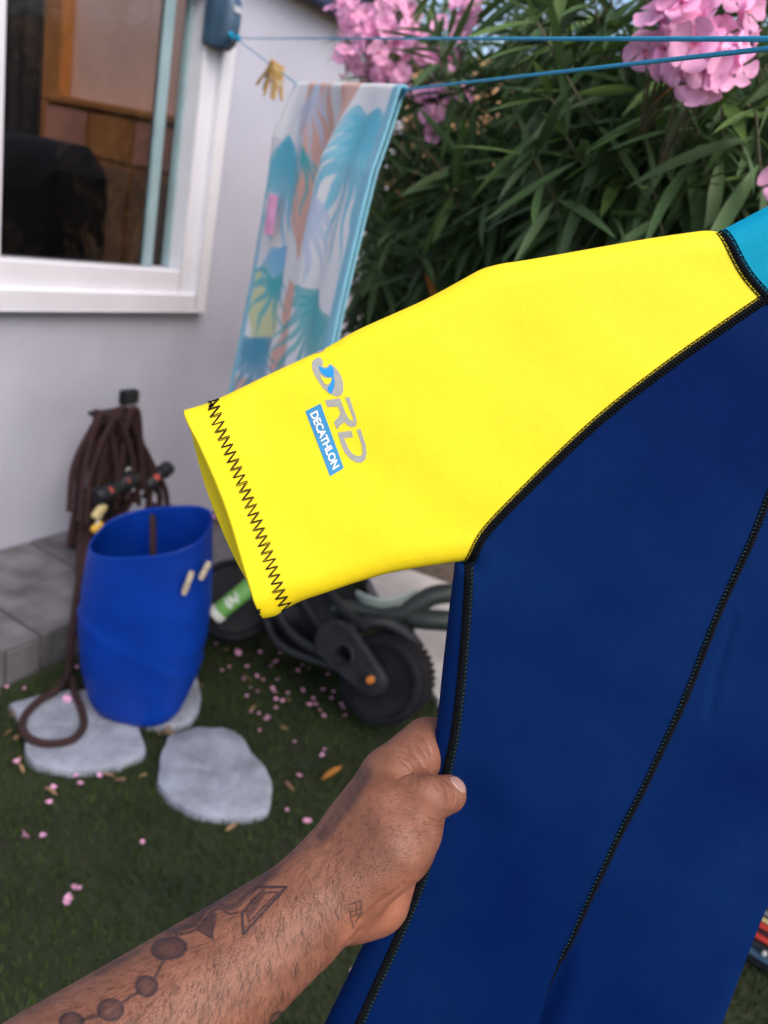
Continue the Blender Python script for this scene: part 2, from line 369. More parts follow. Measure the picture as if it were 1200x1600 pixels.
# inside of the room
b = MB(); wbox(b, 2.16, 2.225, 0, 2.6, -4.2, -HT-.002); wbox(b, -3.2, -3.1, 0, 2.6, -4.2, -HT-.002)
wbox(b, -3.1, -2.8, 0, 2.6, -4.3, -4.2); wbox(b, 1.2, 2.16, 0, 2.6, -4.3, -4.2); wbox(b, -2.8, 1.2, 2.45, 2.6, -4.3, -4.2)  # unseen rear wall, its wide gap added to brighten the interior
wbox(b, -3.1, -.6, 2.6, 2.66, -4.2, -HT-.002); wbox(b, -.6, 2.16, 2.6, 2.66, -.16, -HT-.002)  # ceiling left open below the added roof opening so the sky lights the room
obj('interior_wall', b, M['beige_room'], house, smooth=False)
b = MB(); wbox(b, -3.1, 2.16, .0, .03, -4.2, -HT-.002); obj('interior_floor', b, M['room_floor'], house, smooth=False)
# window: frame, raised trim, sashes, glass
win = MB()
def fr(b, s0, s1, z0, z1, w, o0, o1, wb=None):
    wb = wb or w
    wbox(b, s0, s0+w, z0, z1, o0, o1, bev=.004); wbox(b, s1-w, s1, z0, z1, o0, o1, bev=.004)
    wbox(b, s0+w, s1-w, z0, z0+wb, o0, o1-.002, bev=.004); wbox(b, s0+w, s1-w, z1-w, z1, o0, o1-.002, bev=.004)
fr(win, OS0, OS1-.004, OZ0+.003, OZ1-.003, .085, -.098, .012, .115)
window = obj('window', win, M['white_frame'], house, label='white framed sliding window')
b = MB(); fr(b, OS0-.07, OS1+.058, OZ0-.042, OZ1+.05, .068, .001, .042)
obj('trim', b, M['white_frame'], window)
b = MB(); wbox(b, OS0-.07, OS1+.060, OZ0-.052, OZ0-.0425, .001, .046, bev=.003); obj('sill', b, M['white_frame'], window)
IS0, IS1, IZ0, IZ1 = OS0+.085, OS1-.089, OZ0+.118, OZ1-.088
b = MB(); wbox(b, -.075, -.012, IZ0, IZ1, -.085, -.02, bev=.004)
obj('stile', b, M['white_frame'], window)
b = MB(); wbox(b, .655, .705, IZ0+.002, IZ1-.002, -.075, -.045, bev=.004); obj('sash_edge', b, M['sash_metal'], window)
b = MB();  wbox(b, .797, IS1-.001, IZ0+.004, IZ1-.004, -.095, -.06, bev=.003); obj('jamb_seal', b, M['sash_metal'], window)
b = MB(); wbox(b, -.011, .654, IZ0+.001, IZ1-.001, -.062, -.057); obj('glass_pane', b, M['glass'], window)
b = MB(); wbox(b, IS0+.051, -.076, IZ0+.001, IZ1-.001, -.062, -.057); obj('glass_pane', b, M['glass'], window)
b = MB(); wbox(b, .706, .796, IZ0+.001, IZ1-.001, -.092, -.087); obj('glass_pane', b, M['glass'], window)
# furniture seen through the pane
c = empty('cabinet', W(1.95, .03, -1.8), 'tall orange wooden cabinet dimly seen inside the room behind the window', 'cabinet')
b = MB(); wbox(b, 1.92, 2.155, .03, 1.88, -2.36, -1.10, bev=.01); obj('carcass', b, M['orange_wood'], c)
b = MB(); wbox(b, 1.89, 2.157, 1.885, 1.93, -2.38, -1.08, bev=.008); obj('top', b, M['orange_wood'], c)
for k in range(3):
    b = MB(); wbox(b, 1.900, 1.917, .12, 1.58, -2.34+.41*k, -1.96+.41*k, bev=.004); obj('door', b, M['brown_wood'], c)
    b = MB(); wbox(b, 1.902, 1.917, 1.62, 1.86, -2.34+.41*k, -1.96+.41*k, bev=.004); obj('drawer', b, M['pink_wood'] if k != 1 else M['orange_wood'], c)
c = empty('wall_post', W(2.1, .03, -2.5), 'orange wooden post standing inside the room behind the window', 'post')
b = MB(); wbox(b, 2.06, 2.157, .03, 2.59, -2.60, -2.42, bev=.01); obj('post', b, M['orange_wood'], c)
c = empty('curtain', W(2.1, .03, -3), 'dark curtain hanging inside the room at the left of the pane', 'curtain')
b = MB(); g = np.array([[W(2.12-.03*math.sin(q*40), z_, -3.5+q) for z_ in (.04, 1.0, 2.0, 2.58)] for q in np.linspace(0, .84, 50)]); b.grid(g); obj('cloth', b, M['dark_room'], c, smooth=True)
c = empty('armchair', W(.75, .03, -.75), 'dark armchair dimly seen low behind the window pane', 'armchair')
b = MB(); wbox(b, .15, .95, .25, .55, -1.3, -.45, bev=.05); obj('seat', b, M['dark_room'], c)
b = MB(); wbox(b, .70, 1.0, .4, 1.66, -1.40, -.56, bev=.12); obj('backrest', b, M['dark_room'], c).modifiers.new('round', 'SUBSURF').levels = 2
for o_ in (-1.44, -.44):
    b = MB(); wbox(b, .16, .9, .22, .85, o_, o_+.12, bev=.04); obj('armrest', b, M['dark_room'], c)
for s_ in (.2, .9):
    for o_ in (-1.25, -.5):
        b = MB(); wbox(b, s_-.02, s_+.02, .03, .25, o_-.02, o_+.02); obj('leg', b, M['orange_wood'], c)
# ledge of slate tiles along the foot of the wall
LO, LZ = .60, .135
b = MB(); wbox(b, -2.6, .92, -.03, LZ-.012, .003, LO-.012); ledge = obj('tiled_ledge', b, M['grout'], kind='structure', smooth=False)
tile_n = 0
for i in range(9):
    s0 = -2.6+i*.39; s1 = min(s0+.382, .92)
    for j, (a0, a1) in enumerate(((.006, .296), (.304, LO))):
        b = MB(); dz = rng.uniform(-.0015, .0025); wbox(b, s0+.003*rng.random(), s1, LZ-.011, LZ+dz, a0, a1, bev=.003); obj('tile', b, M['slate'], ledge)
    for k in range(3):
        t0 = s0+k*.13; t1 = min(t0+.124, .92)
        if t0 > .9: continue
        b = MB(); wbox(b, t0, t1, -.02, LZ-.014, LO-.0115, LO+rng.uniform(-.001, .003), bev=.003); obj('tile', b, M['slate'], ledge)

# awning: navy roof edge on the wall
aw = empty('awning', W(.9, 2.4, .15), 'dark navy blue awning edge high on the wall above the towel', 'awning')
b = MB(); wbox(b, -.9, 3.0, 2.432, 2.56, .045, .10, bev=.01); obj('valance', b, M['navy'], aw)
b = MB(); wbox(b, -.9, 3.0, 2.565, 2.60, .002, .13, bev=.008); obj('cassette', b, M['navy'], aw)
for s_ in (-.6, 1.0, 2.6):
    b = MB(); wbox(b, s_, s_+.03, 2.45, 2.55, .002, .044); obj('bracket', b, M['navy'], aw)

# wall socket
sk = empty('wall_socket', W(*onwall(197, 617)), 'small black socket box on the pale wall above the rope', 'socket')
s_, z_ = onwall(197, 617)
b = MB(); wbox(b, s_-.043, s_+.043, z_-.032, z_+.028, .001, .035, bev=.006); obj('box', b, M['black2'], sk)
b = MB(); wbox(b, s_-.038, s_+.038, z_-.026, z_+.022, .036, .041, bev=.002); obj('lid', b, M['black'], sk)
b = MB(); wbox(b, s_-.014, s_+.014, z_-.075, z_-.033, .001, .022, bev=.004); obj('conduit', b, M['plaster'], sk)

# boundary wall beyond the hedge
bw = MB(); d = norm([.93, -.36, 0]); p0 = np.array([-.4, 6.2, 0]); nn = np.array([d[1], -d[0], 0])
bw.box(p0+d*4.2+[0, 0, 1.35], (d*5.2, nn*.1, np.array([0, 0, 1.4]))); obj('boundary_wall', bw, M['terracotta'], label='warm terracotta garden wall glimpsed through gaps in the oleander', cat='wall', smooth=False)

# ------------------------------------------------------------------ stepping stones
STONES = []
def stone(poly, label, z=.026):
    p = catmull(list(poly)+[poly[0]], 49)[:-1]
    g = np.array([G(x, y, z) for x, y in p]); c = g.mean(0); rings = []; STONES.append(g[:, :2])
    jit = 1+.012*np.sin(np.arange(48)*1.7)+rng.normal(0, .006, 48)
    for k, (sc_, dz) in enumerate(((1.0, -.05), (1.0, -.012), (.985, -.003), (.96, .0), (.7, .002), (.35, .001), (.03, .002))):
        rings.append(np.stack([c+(q-c)*sc_*(jit[i] if sc_ > .9 else 1)+[0, 0, dz+(rng.normal(0, .0012) if sc_ < .97 else 0)] for i, q in enumerate(g)]))
    b = MB(); b.grid(np.array(rings), closev=True); b.f.append(tuple(range(b.n-48, b.n))); b.m.append(0)
    return obj('stepping_stone', b, M['stone'], label=label, cat='stepping stone', group='stepping stones in the lawn')
stone([(262, 1148), (300, 1136), (345, 1135), (372, 1143), (395, 1175), (420, 1205), (426, 1240), (415, 1268), (375, 1274), (325, 1272), (285, 1258), (250, 1228), (250, 1185)], 'large pale grey stepping stone alone in front of the blue bin')
stone([(14, 1098), (60, 1085), (120, 1076), (165, 1082), (205, 1120), (226, 1155), (222, 1178), (185, 1192), (130, 1202), (75, 1196), (42, 1180), (38, 1135)], 'grey stepping stone with the rope loop lying on it, left of bin')
stone([(215, 1060), (262, 1040), (298, 1042), (314, 1080), (310, 1108), (292, 1128), (255, 1132), (215, 1120)], 'narrow grey stepping stone peeking out right of the blue bin')

grass()

# ------------------------------------------------------------------ blue bin (cut plastic drum)
BZ = .024
bc = G(214, 1106, BZ)
def bin_():
    root = empty('bin', bc, 'blue plastic bin cut from a drum with rope handles', 'bin')
    right = norm(np.cross(cF, [0, 0, 1])); fwd = norm([cF[0], cF[1], 0])
    # ring radii by height (image-right half width, depth half width)
    prof = [(0, .105, .088), (.010, .124, .100), (.05, .146, .114), (.16, .174, .130), (.30, .190, .138), (.42, .190, .138), (.52, .182, .134), (.60, .172, .130), (.72, .160, .126)]
    H = np.array([q[0] for q in prof]); hs = np.linspace(0, 1, 40); N = 72
    lean = right*-.005+fwd*.0                              # it leans a little to the right
    def ring(z, sh=0.0, cut=None):
        rx = np.interp(z, H, [q[1] for q in prof])-sh; ry = np.interp(z, H, [q[2] for q in prof])-sh
        t = np.linspace(0, 2*math.pi, N, endpoint=False); e = 2/2.7
        cx = np.sign(np.cos(t))*np.abs(np.cos(t))**e*rx; cy = np.sign(np.sin(t))*np.abs(np.sin(t))**e*ry
        return cx, cy
    def top(cx, cy): return .625+.03*(cy/.13)+.05*(cx/.18)+.008*math.cos(0)
    def surf(sh, s0):
        g = np.zeros((40, N, 3))
        for i, hh in enumerate(np.linspace(0, 1, 40)):
            cx0, cy0 = ring(.5)
            zt = top(cx0, cy0)
            z = s0+(zt-s0)*hh
            for k in range(N):
                rx = np.interp(z[k], H, [q[1] for q in prof]); ry = np.interp(z[k], H, [q[2] for q in prof])
                a = cx0[k]/ring_rx*(rx-sh); c2 = cy0[k]/ring_ry*(ry-sh)
                # moulded crease: a slanted step round the front
                cz = .285-.38*a; st = .004/(1+math.exp((z[k]-cz)/.006))+.006*math.exp(-((z[k]-cz)/.012)**2)
                f = 1+st/.2
                g[i, k] = bc+right*a*f+fwd*c2*f+lean*z[k]/.5+[0, 0, z[k]]
        return g
    ring_rx = np.interp(.5, H, [q[1] for q in prof]); ring_ry = np.interp(.5, H, [q[2] for q in prof])
    o = surf(0, 0.0); inn = surf(.006, .02)
    b = MB(); b.grid(o, closev=True, flip=True); b.grid(inn, closev=True)
    lip = np.stack([o[-1], (o[-1]+inn[-1])/2+[0, 0, .004], inn[-1]]); b.grid(lip, closev=True, flip=True)
    b.f.append(tuple(range(N))); b.m.append(0); nb = 40*N; b.f.append(tuple(range(nb, nb+N))); b.m.append(0)
    obj('body', b, M['barrel'], root)
    # two short pieces of beige rope knotted through the side
    for (xa, ya), (xb, yb) in (((287, 928), (300, 893)), ((313, 905), (327, 878))):
        A = P(xa, ya, 1); pts = []
        for t in np.linspace(0, 1, 7):
            x = xa+(xb-xa)*t; y = ya+(yb-ya)*t
            # nearest point of the outer shell on that sight line
            V = o.reshape(-1, 3); qx, qy, qz = proj(V); dd = np.hypot(qx-x, qy-y); m_ = dd < 14
            if not m_.any(): m_ = dd <= dd.min()+4
            k = np.where(m_)[0]; k = k[np.argmin(qz[k])]; pts.append(P(x, y, qz[k]-.010-.007*math.sin(math.pi*t)))
        bb = MB(); bb.tube(pts, [.007, .009, .009, .008, .0085, .009, .007], 8); obj('rope_handle', bb, M['beige_rope'], root)
    return o
bin_shell = bin_()

# ------------------------------------------------------------------ dark stand on the ledge, rope and the gear hung on it
off_s = .25
def WP(x, y, off): s, z = onwall(x, y, off); return W(s, z, off)
st = empty('stand', W(.50, LZ, .22), 'dark grey box stand against the wall under the rope coils', 'stand')
sA, zA = onwall(156, 652, .22); sB, zB = onwall(214, 640, .22)
b = MB(); wbox(b, sA+.02, sB, LZ+.003, zA-.012, .165, .22, bev=.008); obj('body', b, M['black'], st)
b = MB(); wbox(b, sA-.004, sB+.004, zA-.011, zA+.006, .155, .235, bev=.004); obj('top', b, M['black2'], st)
rp = empty('rope', W(.5, LZ, .3), 'long brown braided rope coiled over the dark stand and trailing into the bin', 'rope')
def rope(pts, r=.0125, n=60, name='strand'):
    p = catmull(np.array([q if len(q) == 3 and not isinstance(q, tuple) else WP(*q) for q in pts]), n)
    b = MB(); b.tube(p, r, 10); return obj(name, b, M['rope'], rp)
rope([(215, 700, .26), (214, 665, .26), (200, 640, .25), (172, 648, .26), (150, 690, .27), (140, 760, .29), (130, 830, .36), (122, 900, .44)])
rope([(213, 720, .28), (208, 660, .28), (188, 652, .28), (163, 680, .29), (146, 750, .31), (138, 830, .37), (128, 900, .46), (118, 960, .56)])
rope([(226, 715, .29), (200, 690, .30), (172, 700, .30), (156, 750, .32), (148, 820, .36)])
rope([(210, 755, .31), (214, 705, .31), (196, 683, .31), (168, 705, .32), (150, 760, .33), (132, 810, .34), (126, 850, .38)])
rope([(246, 770, .33), (234, 720, .32), (215, 690, .32), (185, 700, .33), (162, 750, .34), (146, 800, .36)])
rope([(152, 640, .25), (146, 690, .26), (142, 760, .28), (126, 770, .28), (118, 800, .30), (112, 830, .33), (109, 850, .34), (118, 852, .34), (126, 815, .33)])
rope([(158, 642, .26), (152, 700, .27), (143, 790, .32), (134, 870, .42), (124, 940, .54), (112, 1000, .64)])
rope([(225, 700, .31), (240, 730, .32), (258, 765, .33), (260, 795, .34), (248, 812, .34), (232, 806, .34), (238, 790, .34), (252, 792, .35)])
rope([(235, 790, .34), (225, 745, .33), (212, 705, .32), (222, 700, .31), (236, 745, .33), (230, 800, .34)])
rope([(210, 770, .35), (190, 805, .36), (165, 815, .37), (150, 815, .37)])
qc = float(proj(bc+np.array([0, 0, .62]))[2])
rope([WP(247, 806, .35), WP(236, 800, .36), P(238, 808, qc+.10), P(239, 828, qc+.01), P(239, 870, qc-.01), P(240, 905, qc)], .010)
rope([(240, 740, .33), (250, 780, .34), (238, 810, .35), (205, 818, .36), (185, 812, .36)])
rope([(222, 708, .32), (204, 698, .32), (184, 714, .33), (170, 760, .34), (158, 800, .36)])
rope([(176, 645, .25), (160, 680, .26), (150, 740, .28), (143, 810, .33), (136, 870, .40)])
rope([(190, 642, .25), (176, 690, .26), (165, 750, .29), (152, 815, .34)])
rope([(205, 645, .26), (190, 700, .27), (176, 745, .30), (160, 800, .35), (148, 850, .40)])
rope([(166, 690, .28), (158, 740, .30), (140, 790, .33), (128, 830, .36), (124, 870, .40), (126, 920, .48), (122, 980, .58)])
rope([(218, 720, .29), (216, 680, .28), (206, 662, .28), (190, 668, .28), (178, 700, .29), (168, 745, .31), (160, 780, .33)])
rr_ = np.random.default_rng(21)
for k in range(10):                                       # the tangle of hanging bights
    xt = rr_.uniform(158, 214); yt = rr_.uniform(643, 700); xl = xt-rr_.uniform(18, 45); xr = xt+rr_.uniform(8, 30); yb = rr_.uniform(750, 835); o_ = .27+.012*k
    rope([(xl-8, yb, o_+.05), (xl, (yt+yb)/2, o_+.02), (xt-8, yt+4, o_), (xt+6, yt, o_), (xr, (yt+yb)/2-8, o_+.02), (xr+rr_.uniform(-14, 6), min(yb, 800)-rr_.uniform(0, 25), o_+.03)], rr_.uniform(.010, .0125))
# the tail: down behind the bin and a loop on the stone
tz = .026+.011
loop = [W(*onwall(124, 900, .50), .50), W(*onwall(112, 990, .66), .66), G(106, 1050, .03), G(88, 1078, tz), G(60, 1096, tz), G(38, 1120, tz), G(36, 1142, tz), G(52, 1157, tz), G(80, 1162, tz), G(112, 1156, tz), G(130, 1136, tz), G(128, 1110, tz), G(118, 1085, tz), G(113, 1060, .02)]
p = catmull(np.array(loop), 120); b = MB(); b.tube(p, .0120, 10); obj('strand', b, M['rope'], rp)
# black handles with red buttons, clip
def bar(name, a, bq, r, label, parts):
    A, B = WP(*a), WP(*bq); root = empty(name, (A+B)/2, label, 'tool handle'); ax = norm(B-A); L = np.linalg.norm(B-A)
    mb = MB(); mb.lathe(A, ax, [(0, 0), (r*.8, 0), (r, .012), (r, L*.35), (r*.8, L*.4), (r*.8, L*.6), (r*1.05, L*.66), (r*1.05, L-.01), (r*.85, L), (0, L)], 14); obj('grip', mb, M['black'], root)
    for t in parts:
        c_ = A+ax*L*t+norm(CAM-A)*r*.92; mb = MB(); mb.disc(c_, norm(CAM-A), .014, .006, 16); obj('button', mb, M['red'], root)
bar('pump_handle', (150, 778, .40), (212, 745, .38), .034, 'black plastic handle with two red buttons hanging left in the rope', (.32, .75))
bar('pump_handle', (228, 760, .33), (266, 728, .33), .030, 'black plastic handle with one red button hanging right by the bin rim', (.42,))
cl = empty('clip', WP(152, 812, .40), 'cream and yellow plastic clip hanging on the rope', 'clip')
for (a, c_, m_, nm) in (((162, 790), (148, 808), 'cream', 'upper_jaw'), ((158, 818), (146, 830), 'yellowclip', 'lower_jaw')):
    A, B = WP(*a, .41), WP(*c_, .41); mb = MB(); mb.box((A+B)/2, ((B-A)*.62, norm(np.cross(B-A, wn))*.017, wn*.012), bev=.006); obj(nm, mb, M[m_], cl)
mb = MB(); mb.tube([WP(159, 805, .405), WP(153, 815, .41), WP(150, 824, .41)], .006, 8); obj('hinge', mb, M['steel'], cl)
A = WP(197, 742, .34); mk = empty('dive_mask', A, 'small clear grey lens hanging in the middle of the rope coils', 'mask')
mb = MB(); mb.disc(A, norm(CAM-A), .034, .006, 22); obj('lens', mb, M['clear'], mk)
mb = MB(); mb.disc(A, norm(CAM-A), .042, .009, 22, r_in=.033); obj('rim', mb, M['black2'], mk)

# ------------------------------------------------------------------ black wheeled trolley lying on the lawn
tr = empty('trolley', G(560, 1080), 'black plastic wheeled trolley lying on the lawn behind the sleeve', 'trolley')
zc = .150
wc = P(603, 1058, 2.62); ax = norm([-.38, -.90, .22])
def onview(x, y, t): return P(x, y, t)
# big front wheel
mb = MB(); mb.lathe(wc, ax, [(.0, -.075), (.135, -.075), (.150, -.06), (.154, -.03), (.152, .0), (.154, .03), (.150, .052), (.142, .062), (.125, .064), (.122, .052), (.085, .048), (.05, .056), (0, .056)], 44); wh = obj('wheel', mb, M['black2'], tr)
mb = MB(); mb.disc(wc+ax*.066, ax, .03, .012, 20); obj('hub', mb, M['black'], wh)
mb = MB()
for k in range(40):
    a = 2*math.pi*k/40; u = norm(np.cross(ax, [0, 0, 1])); w_ = np.cross(ax, u); rd = u*math.cos(a)+w_*math.sin(a); tg = np.cross(ax, rd)
    mb.box(wc+rd*.1535-ax*.008, (rd*.003, tg*.0075, ax*.058))
obj('tread', mb, M['black2'], wh, kind='stuff')
# bracket arm with a hole, in front of the wheel
def arm_plate(a, c_, ra, rc, th, hole=None):
    A, B = np.asarray(a), np.asarray(c_); d = norm(B-A); s_ = norm(np.cross(ax, d)); out = []
    for k in range(13): t = math.pi*(.5+k/12); out.append(A+(d*math.cos(t)+s_*math.sin(t))*ra)
    for k in range(13): t = math.pi*(-.5+k/12); out.append(B+(d*math.cos(t)+s_*math.sin(t))*rc)
    return np.array(out)
pA, pB = P(530, 1003, 2.50), P(583, 1063, 2.50)
mb = MB(); o1 = arm_plate(pA, pB, .075, .052, 0); c0 = P(543, 1020, 2.50); u = norm(pB-pA); v = norm(np.cross(ax, u))
hole = np.array([c0+(norm(q-c0))*.030 for q in o1]); q1 = np.array([o1, o1+ax*.022]); n1 = len(o1)
mb.add(np.vstack([o1, o1+ax*.02, (o1-c0)*.93+c0+ax*.028, hole+ax*.028, hole-ax*.02]), [(i+k*n1, (i+1) % n1+k*n1, (i+1) % n1+(k+1)*n1, i+(k+1)*n1) for k in range(4) for i in range(n1)])
obj('bracket', mb, M['black'], tr)
mb = MB(); mb.disc(c0-ax*.03, ax, .032, .004, 20); obj('socket_plate', mb, M['black2'], tr)
mb = MB(); mb.disc(P(579, 1062, 2.44), ax, .0125, .008, 12); obj('bolt', mb, M['orange'], tr)
mb = MB(); mb.disc(c0+ax*.03, ax, .040, .005, 28, r_in=.031); obj('collar', mb, M['black'], tr)
# ribbed housing between the wheels
hp = [((415, 935), (410, 985)), ((440, 915), (432, 1005)), ((470, 905), (462, 1020)), ((500, 900), (496, 1032)), ((530, 910), (528, 1042)), ((556, 925), (556, 1045))]
mb = MB(); rows = []
for i, (a, c_) in enumerate(hp):
    row = []
    for t in np.linspace(0, 1, 10):
        x = a[0]+(c_[0]-a[0])*t; y = a[1]+(c_[1]-a[1])*t; dep = 2.80-.11*math.sin(math.pi*min(1, t*1.0))-.03*(i % 2)
        row.append(P(x, y, dep))
    for t in np.linspace(1, 0, 6): x = a[0]+(c_[0]-a[0])*t; y = a[1]+(c_[1]-a[1])*t; row.append(P(x, y, 2.98)-[0, 0, .0])
    rows.append(row)
mb.grid(np.array(rows), closev=True); mb.f.append(tuple(range(16))); mb.f.append(tuple(range(mb.n-16, mb.n))); mb.m += [0, 0]; obj('housing', mb, M['black2'], tr)
for k, ((x0, y0), (x1, y1), (x2, y2)) in enumerate([((425, 930), (455, 990), (540, 1040)), ((455, 912), (505, 985), (560, 1010)), ((495, 900), (535, 950), (575, 985)), ((412, 960), (440, 1010), (530, 1045))]):
    mb = MB(); mb.tube(catmull(np.array([P(x0, y0, 2.70), P(x1, y1, 2.63), P(x2, y2, 2.58)]), 14), [.016-.003*(k % 2)]*14, 8); obj('rib', mb, M['black'], tr)
mb = MB(); mb.tube(catmull(np.array([P(545, 985, 2.62), P(570, 975, 2.60), P(600, 972, 2.60), P(632, 990, 2.62), P(652, 1012, 2.64)]), 16), .026, 10); obj('fork', mb, M['black'], tr)
# left wheel
wc2 = P(366, 938, 2.80); ax2 = norm([.15, -.75, .62])
mb = MB(); mb.lathe(wc2, ax2, [(0, -.06), (.135, -.06), (.150, -.04), (.152, 0), (.147, .035), (.13, .045), (.12, .03), (.04, .025), (0, .025)], 40); wh2 = obj('wheel', mb, M['black2'], tr)
mb = MB(); mb.disc(wc2+ax2*.03, ax2, .035, .01, 18); obj('hub', mb, M['black'], wh2)
# handles: dark green tubes and the pale curved lever
mb = MB(); mb.tube(catmull(np.array([P(520, 950, 2.72), P(580, 955, 2.70), P(625, 962, 2.68), P(655, 942, 2.66), P(690, 928, 2.66), P(760, 930, 2.7)]), 28), [.03]*10+[.036]*18, 12); obj('handlebar', mb, M['darkgreen'], tr)
mb = MB(); mb.tube(catmull(np.array([P(640, 965, 2.66), P(668, 968, 2.64), P(700, 970, 2.64), P(750, 975, 2.66)]), 14), [.03, .034]+[.036]*12, 12); obj('grip', mb, M['darkgreen'], tr)
mb = MB(); cp = catmull(np.array([P(556, 926, 2.64), P(575, 938, 2.62), P(600, 943, 2.61), P(628, 936, 2.61), P(652, 922, 2.62)]), 22)
wv = np.array([0, 0, 1.0])*.75+cF*-.3; prof_w = np.interp(np.linspace(0, 1, 22), [0, .15, .5, .85, 1], [.012, .024, .024, .02, .010])
g = np.zeros((22, 8, 3))
for i in range(22):
    for k in range(8): t = 2*math.pi*k/8; g[i, k] = cp[i]+norm(wv)*prof_w[i]*math.cos(t)+cF*.008*math.sin(t)
mb.grid(g, closev=True); mb.f += [tuple(range(8)), tuple(range(mb.n-8, mb.n))]; mb.m += [0, 0]; obj('lever', mb, M['palefin'], tr)

# pale slabs on the ground by the trolley
def slab(poly, label, z, th):
    mb = MB(); p = [G(x, y, z) for x, y in poly]; mb.prism([q-[0, 0, th] for q in p], (0, 0, th)); return obj('paving_slab', mb, M['slab'], label=label, cat='slab', group='pale slabs beside the trolley')
slab([(575, 898), (640, 890), (712, 915), (760, 935), (740, 960), (600, 950)], 'pale concrete slab lying behind the trolley handlebar', .07, .06)
slab([(650, 975), (760, 985), (780, 1120), (686, 1094), (640, 1030)], 'pale concrete slab on the lawn right of the big black wheel', .03, .03)

# green tube resting on the left wheel
gt = empty('green_tube', P(365, 935, 2.6), 'bright green plastic tube with white printed label resting on the black wheel', 'tube')
A, B = P(335, 962, 2.62), P(408, 902, 2.62); ax3 = norm(B-A); L = np.linalg.norm(B-A)
mb = MB(); mb.lathe(A, ax3, [(0, 0), (.026, 0), (.031, .006), (.031, L*.95), (.024, L), (0, L)], 18); obj('body', mb, M['greentube'], gt)
mb = MB(); mb.lathe(A, ax3, [(.0315, .0), (.0335, .004), (.0335, .024), (.0315, .026)], 18); obj('cap', mb, M['white'], gt)
mb = MB(); s3 = norm(np.cross(ax3, cF)); fr3 = -norm(np.cross(ax3, s3)); fr3 = fr3 if fr3@cF < 0 else -fr3
lab = []
for (t0, t1, a0, a1) in ((.30, .36, -.6, .5), (.38, .44, -.3, .6), (.33, .35, .5, .9), (.46, .5, -.6, .2), (.52, .55, -.2, .7)):
    gq = np.array([[A+ax3*L*tt+(fr3*math.cos(a)+s3*math.sin(a))*.0316 for a in np.linspace(a0, a1, 5)] for tt in (t0, t1)]); mb.grid(gq)
obj('label_print', mb, M['white'], gt)

# bag at the right edge
bgc = G(1190, 1500); bag = empty('sports_bag', bgc, 'black sports bag with red and white bands lying on the lawn right of wetsuit', 'bag')
ux = norm(G(1200, 1525)-G(1160, 1500)); uy = np.cross([0, 0, 1], ux)
o_ = G(1166, 1503)+uy*.14+ux*.28
def bag_band(z0, z1, ins, m_, nm):
    mb = MB(); mb.box(o_+[0, 0, (z0+z1)/2], (ux*(.34-ins), uy*(.15-ins), np.array([0, 0, (z1-z0)/2])), bev=.012); return obj(nm, mb, M[m_], bag)
bag_band(.002, .035, .0, 'black2', 'base'); bag_band(.036, .052, -.006, 'reel', 'piping'); bag_band(.053, .075, .006, 'black', 'body')
for k in range(14):
    mb = MB(); mb.disc(o_-uy*.150-ux*.30+ux*.046*k+[0, 0, .064], uy, .006, .004, 8); obj('stud', mb, M['white'], bag)
bag_band(.076, .098, .012, 'red', 'red_band'); bag_band(.099, .110, .016, 'black', 'strip'); bag_band(.111, .128, .016, 'red', 'red_band')
bag_band(.129, .145, .022, 'cream', 'strip'); bag_band(.146, .178, .024, 'white', 'white_band'); bag_band(.179, .20, .04, 'greentube', 'zip_cover')
for k in range(5): bag_band(.150+.006*k, .1525+.006*k, .0225, 'black2', 'stripe')

# ------------------------------------------------------------------ clothesline: reel on the wall, two lines
def lt(x): return 1/(.3226+.001985*(x-355))                   # depth along the line
cline = empty('clothesline', W(*onwall(350, 50), .06), 'turquoise double clothesline running from the blue-grey reel on the wall', 'clothesline')
rA, rz0 = onwall(350, 76, .08); rzt = rz0+.215; rw = .05
mb = MB()
prof = []
for (z, d) in ((0, .045), (.02, .075), (.045, .085), (.09, .088), (.15, .085), (.19, .07), (.215, .045)):
    row = []
    for t in np.linspace(-1, 1, 11):
        row.append(W(rA+rw*np.sign(t)*abs(t)**.8, rz0+z, .044+d*(1-abs(t)**4)*.95+.002))
    prof.append(row)
mb.grid(np.array(prof), flip=False)
mb.box(W(rA, rz0+.107, .030), (wd*rw, np.array([0, 0, .107]), wn*.028), bev=.006); obj('reel_case', mb, M['reel'], cline)
for ds in (-.02, .02):
    c_ = W(rA+ds, rz0+.045, .128); mb = MB(); mb.disc(c_, wn, .012, .006, 16, r_in=.006); obj('eyelet', mb, M['line'], cline)
mb = MB(); mb.box(W(rA, rz0+.135, .131), (wd*.026, np.array([0, 0, .011]), wn*.002), bev=.001); obj('badge', mb, M['clear'], cline)
TL, TR = P(466, 133, lt(466)), P(631, 140, lt(631))
E1, E2 = P(1200, 61, .50), P(1200, 76, .50)
s1 = W(rA+.02, rz0+.045, .128); s2 = W(rA-.02, rz0+.045, .128)
mb = MB(); mb.tube([s1, s1+(E1-s1)*.5, E1, E1+(E1-s1)*.28], .0018, 8); obj('line', mb, M['line'], cline)
mb = MB(); Eend = E2+(E2-TR)*.6; mb.tube([s2, TL, (TL+TR)/2-[0, 0, .002], TR, E2, Eend], .0018, 8); obj('line', mb, M['line'], cline)
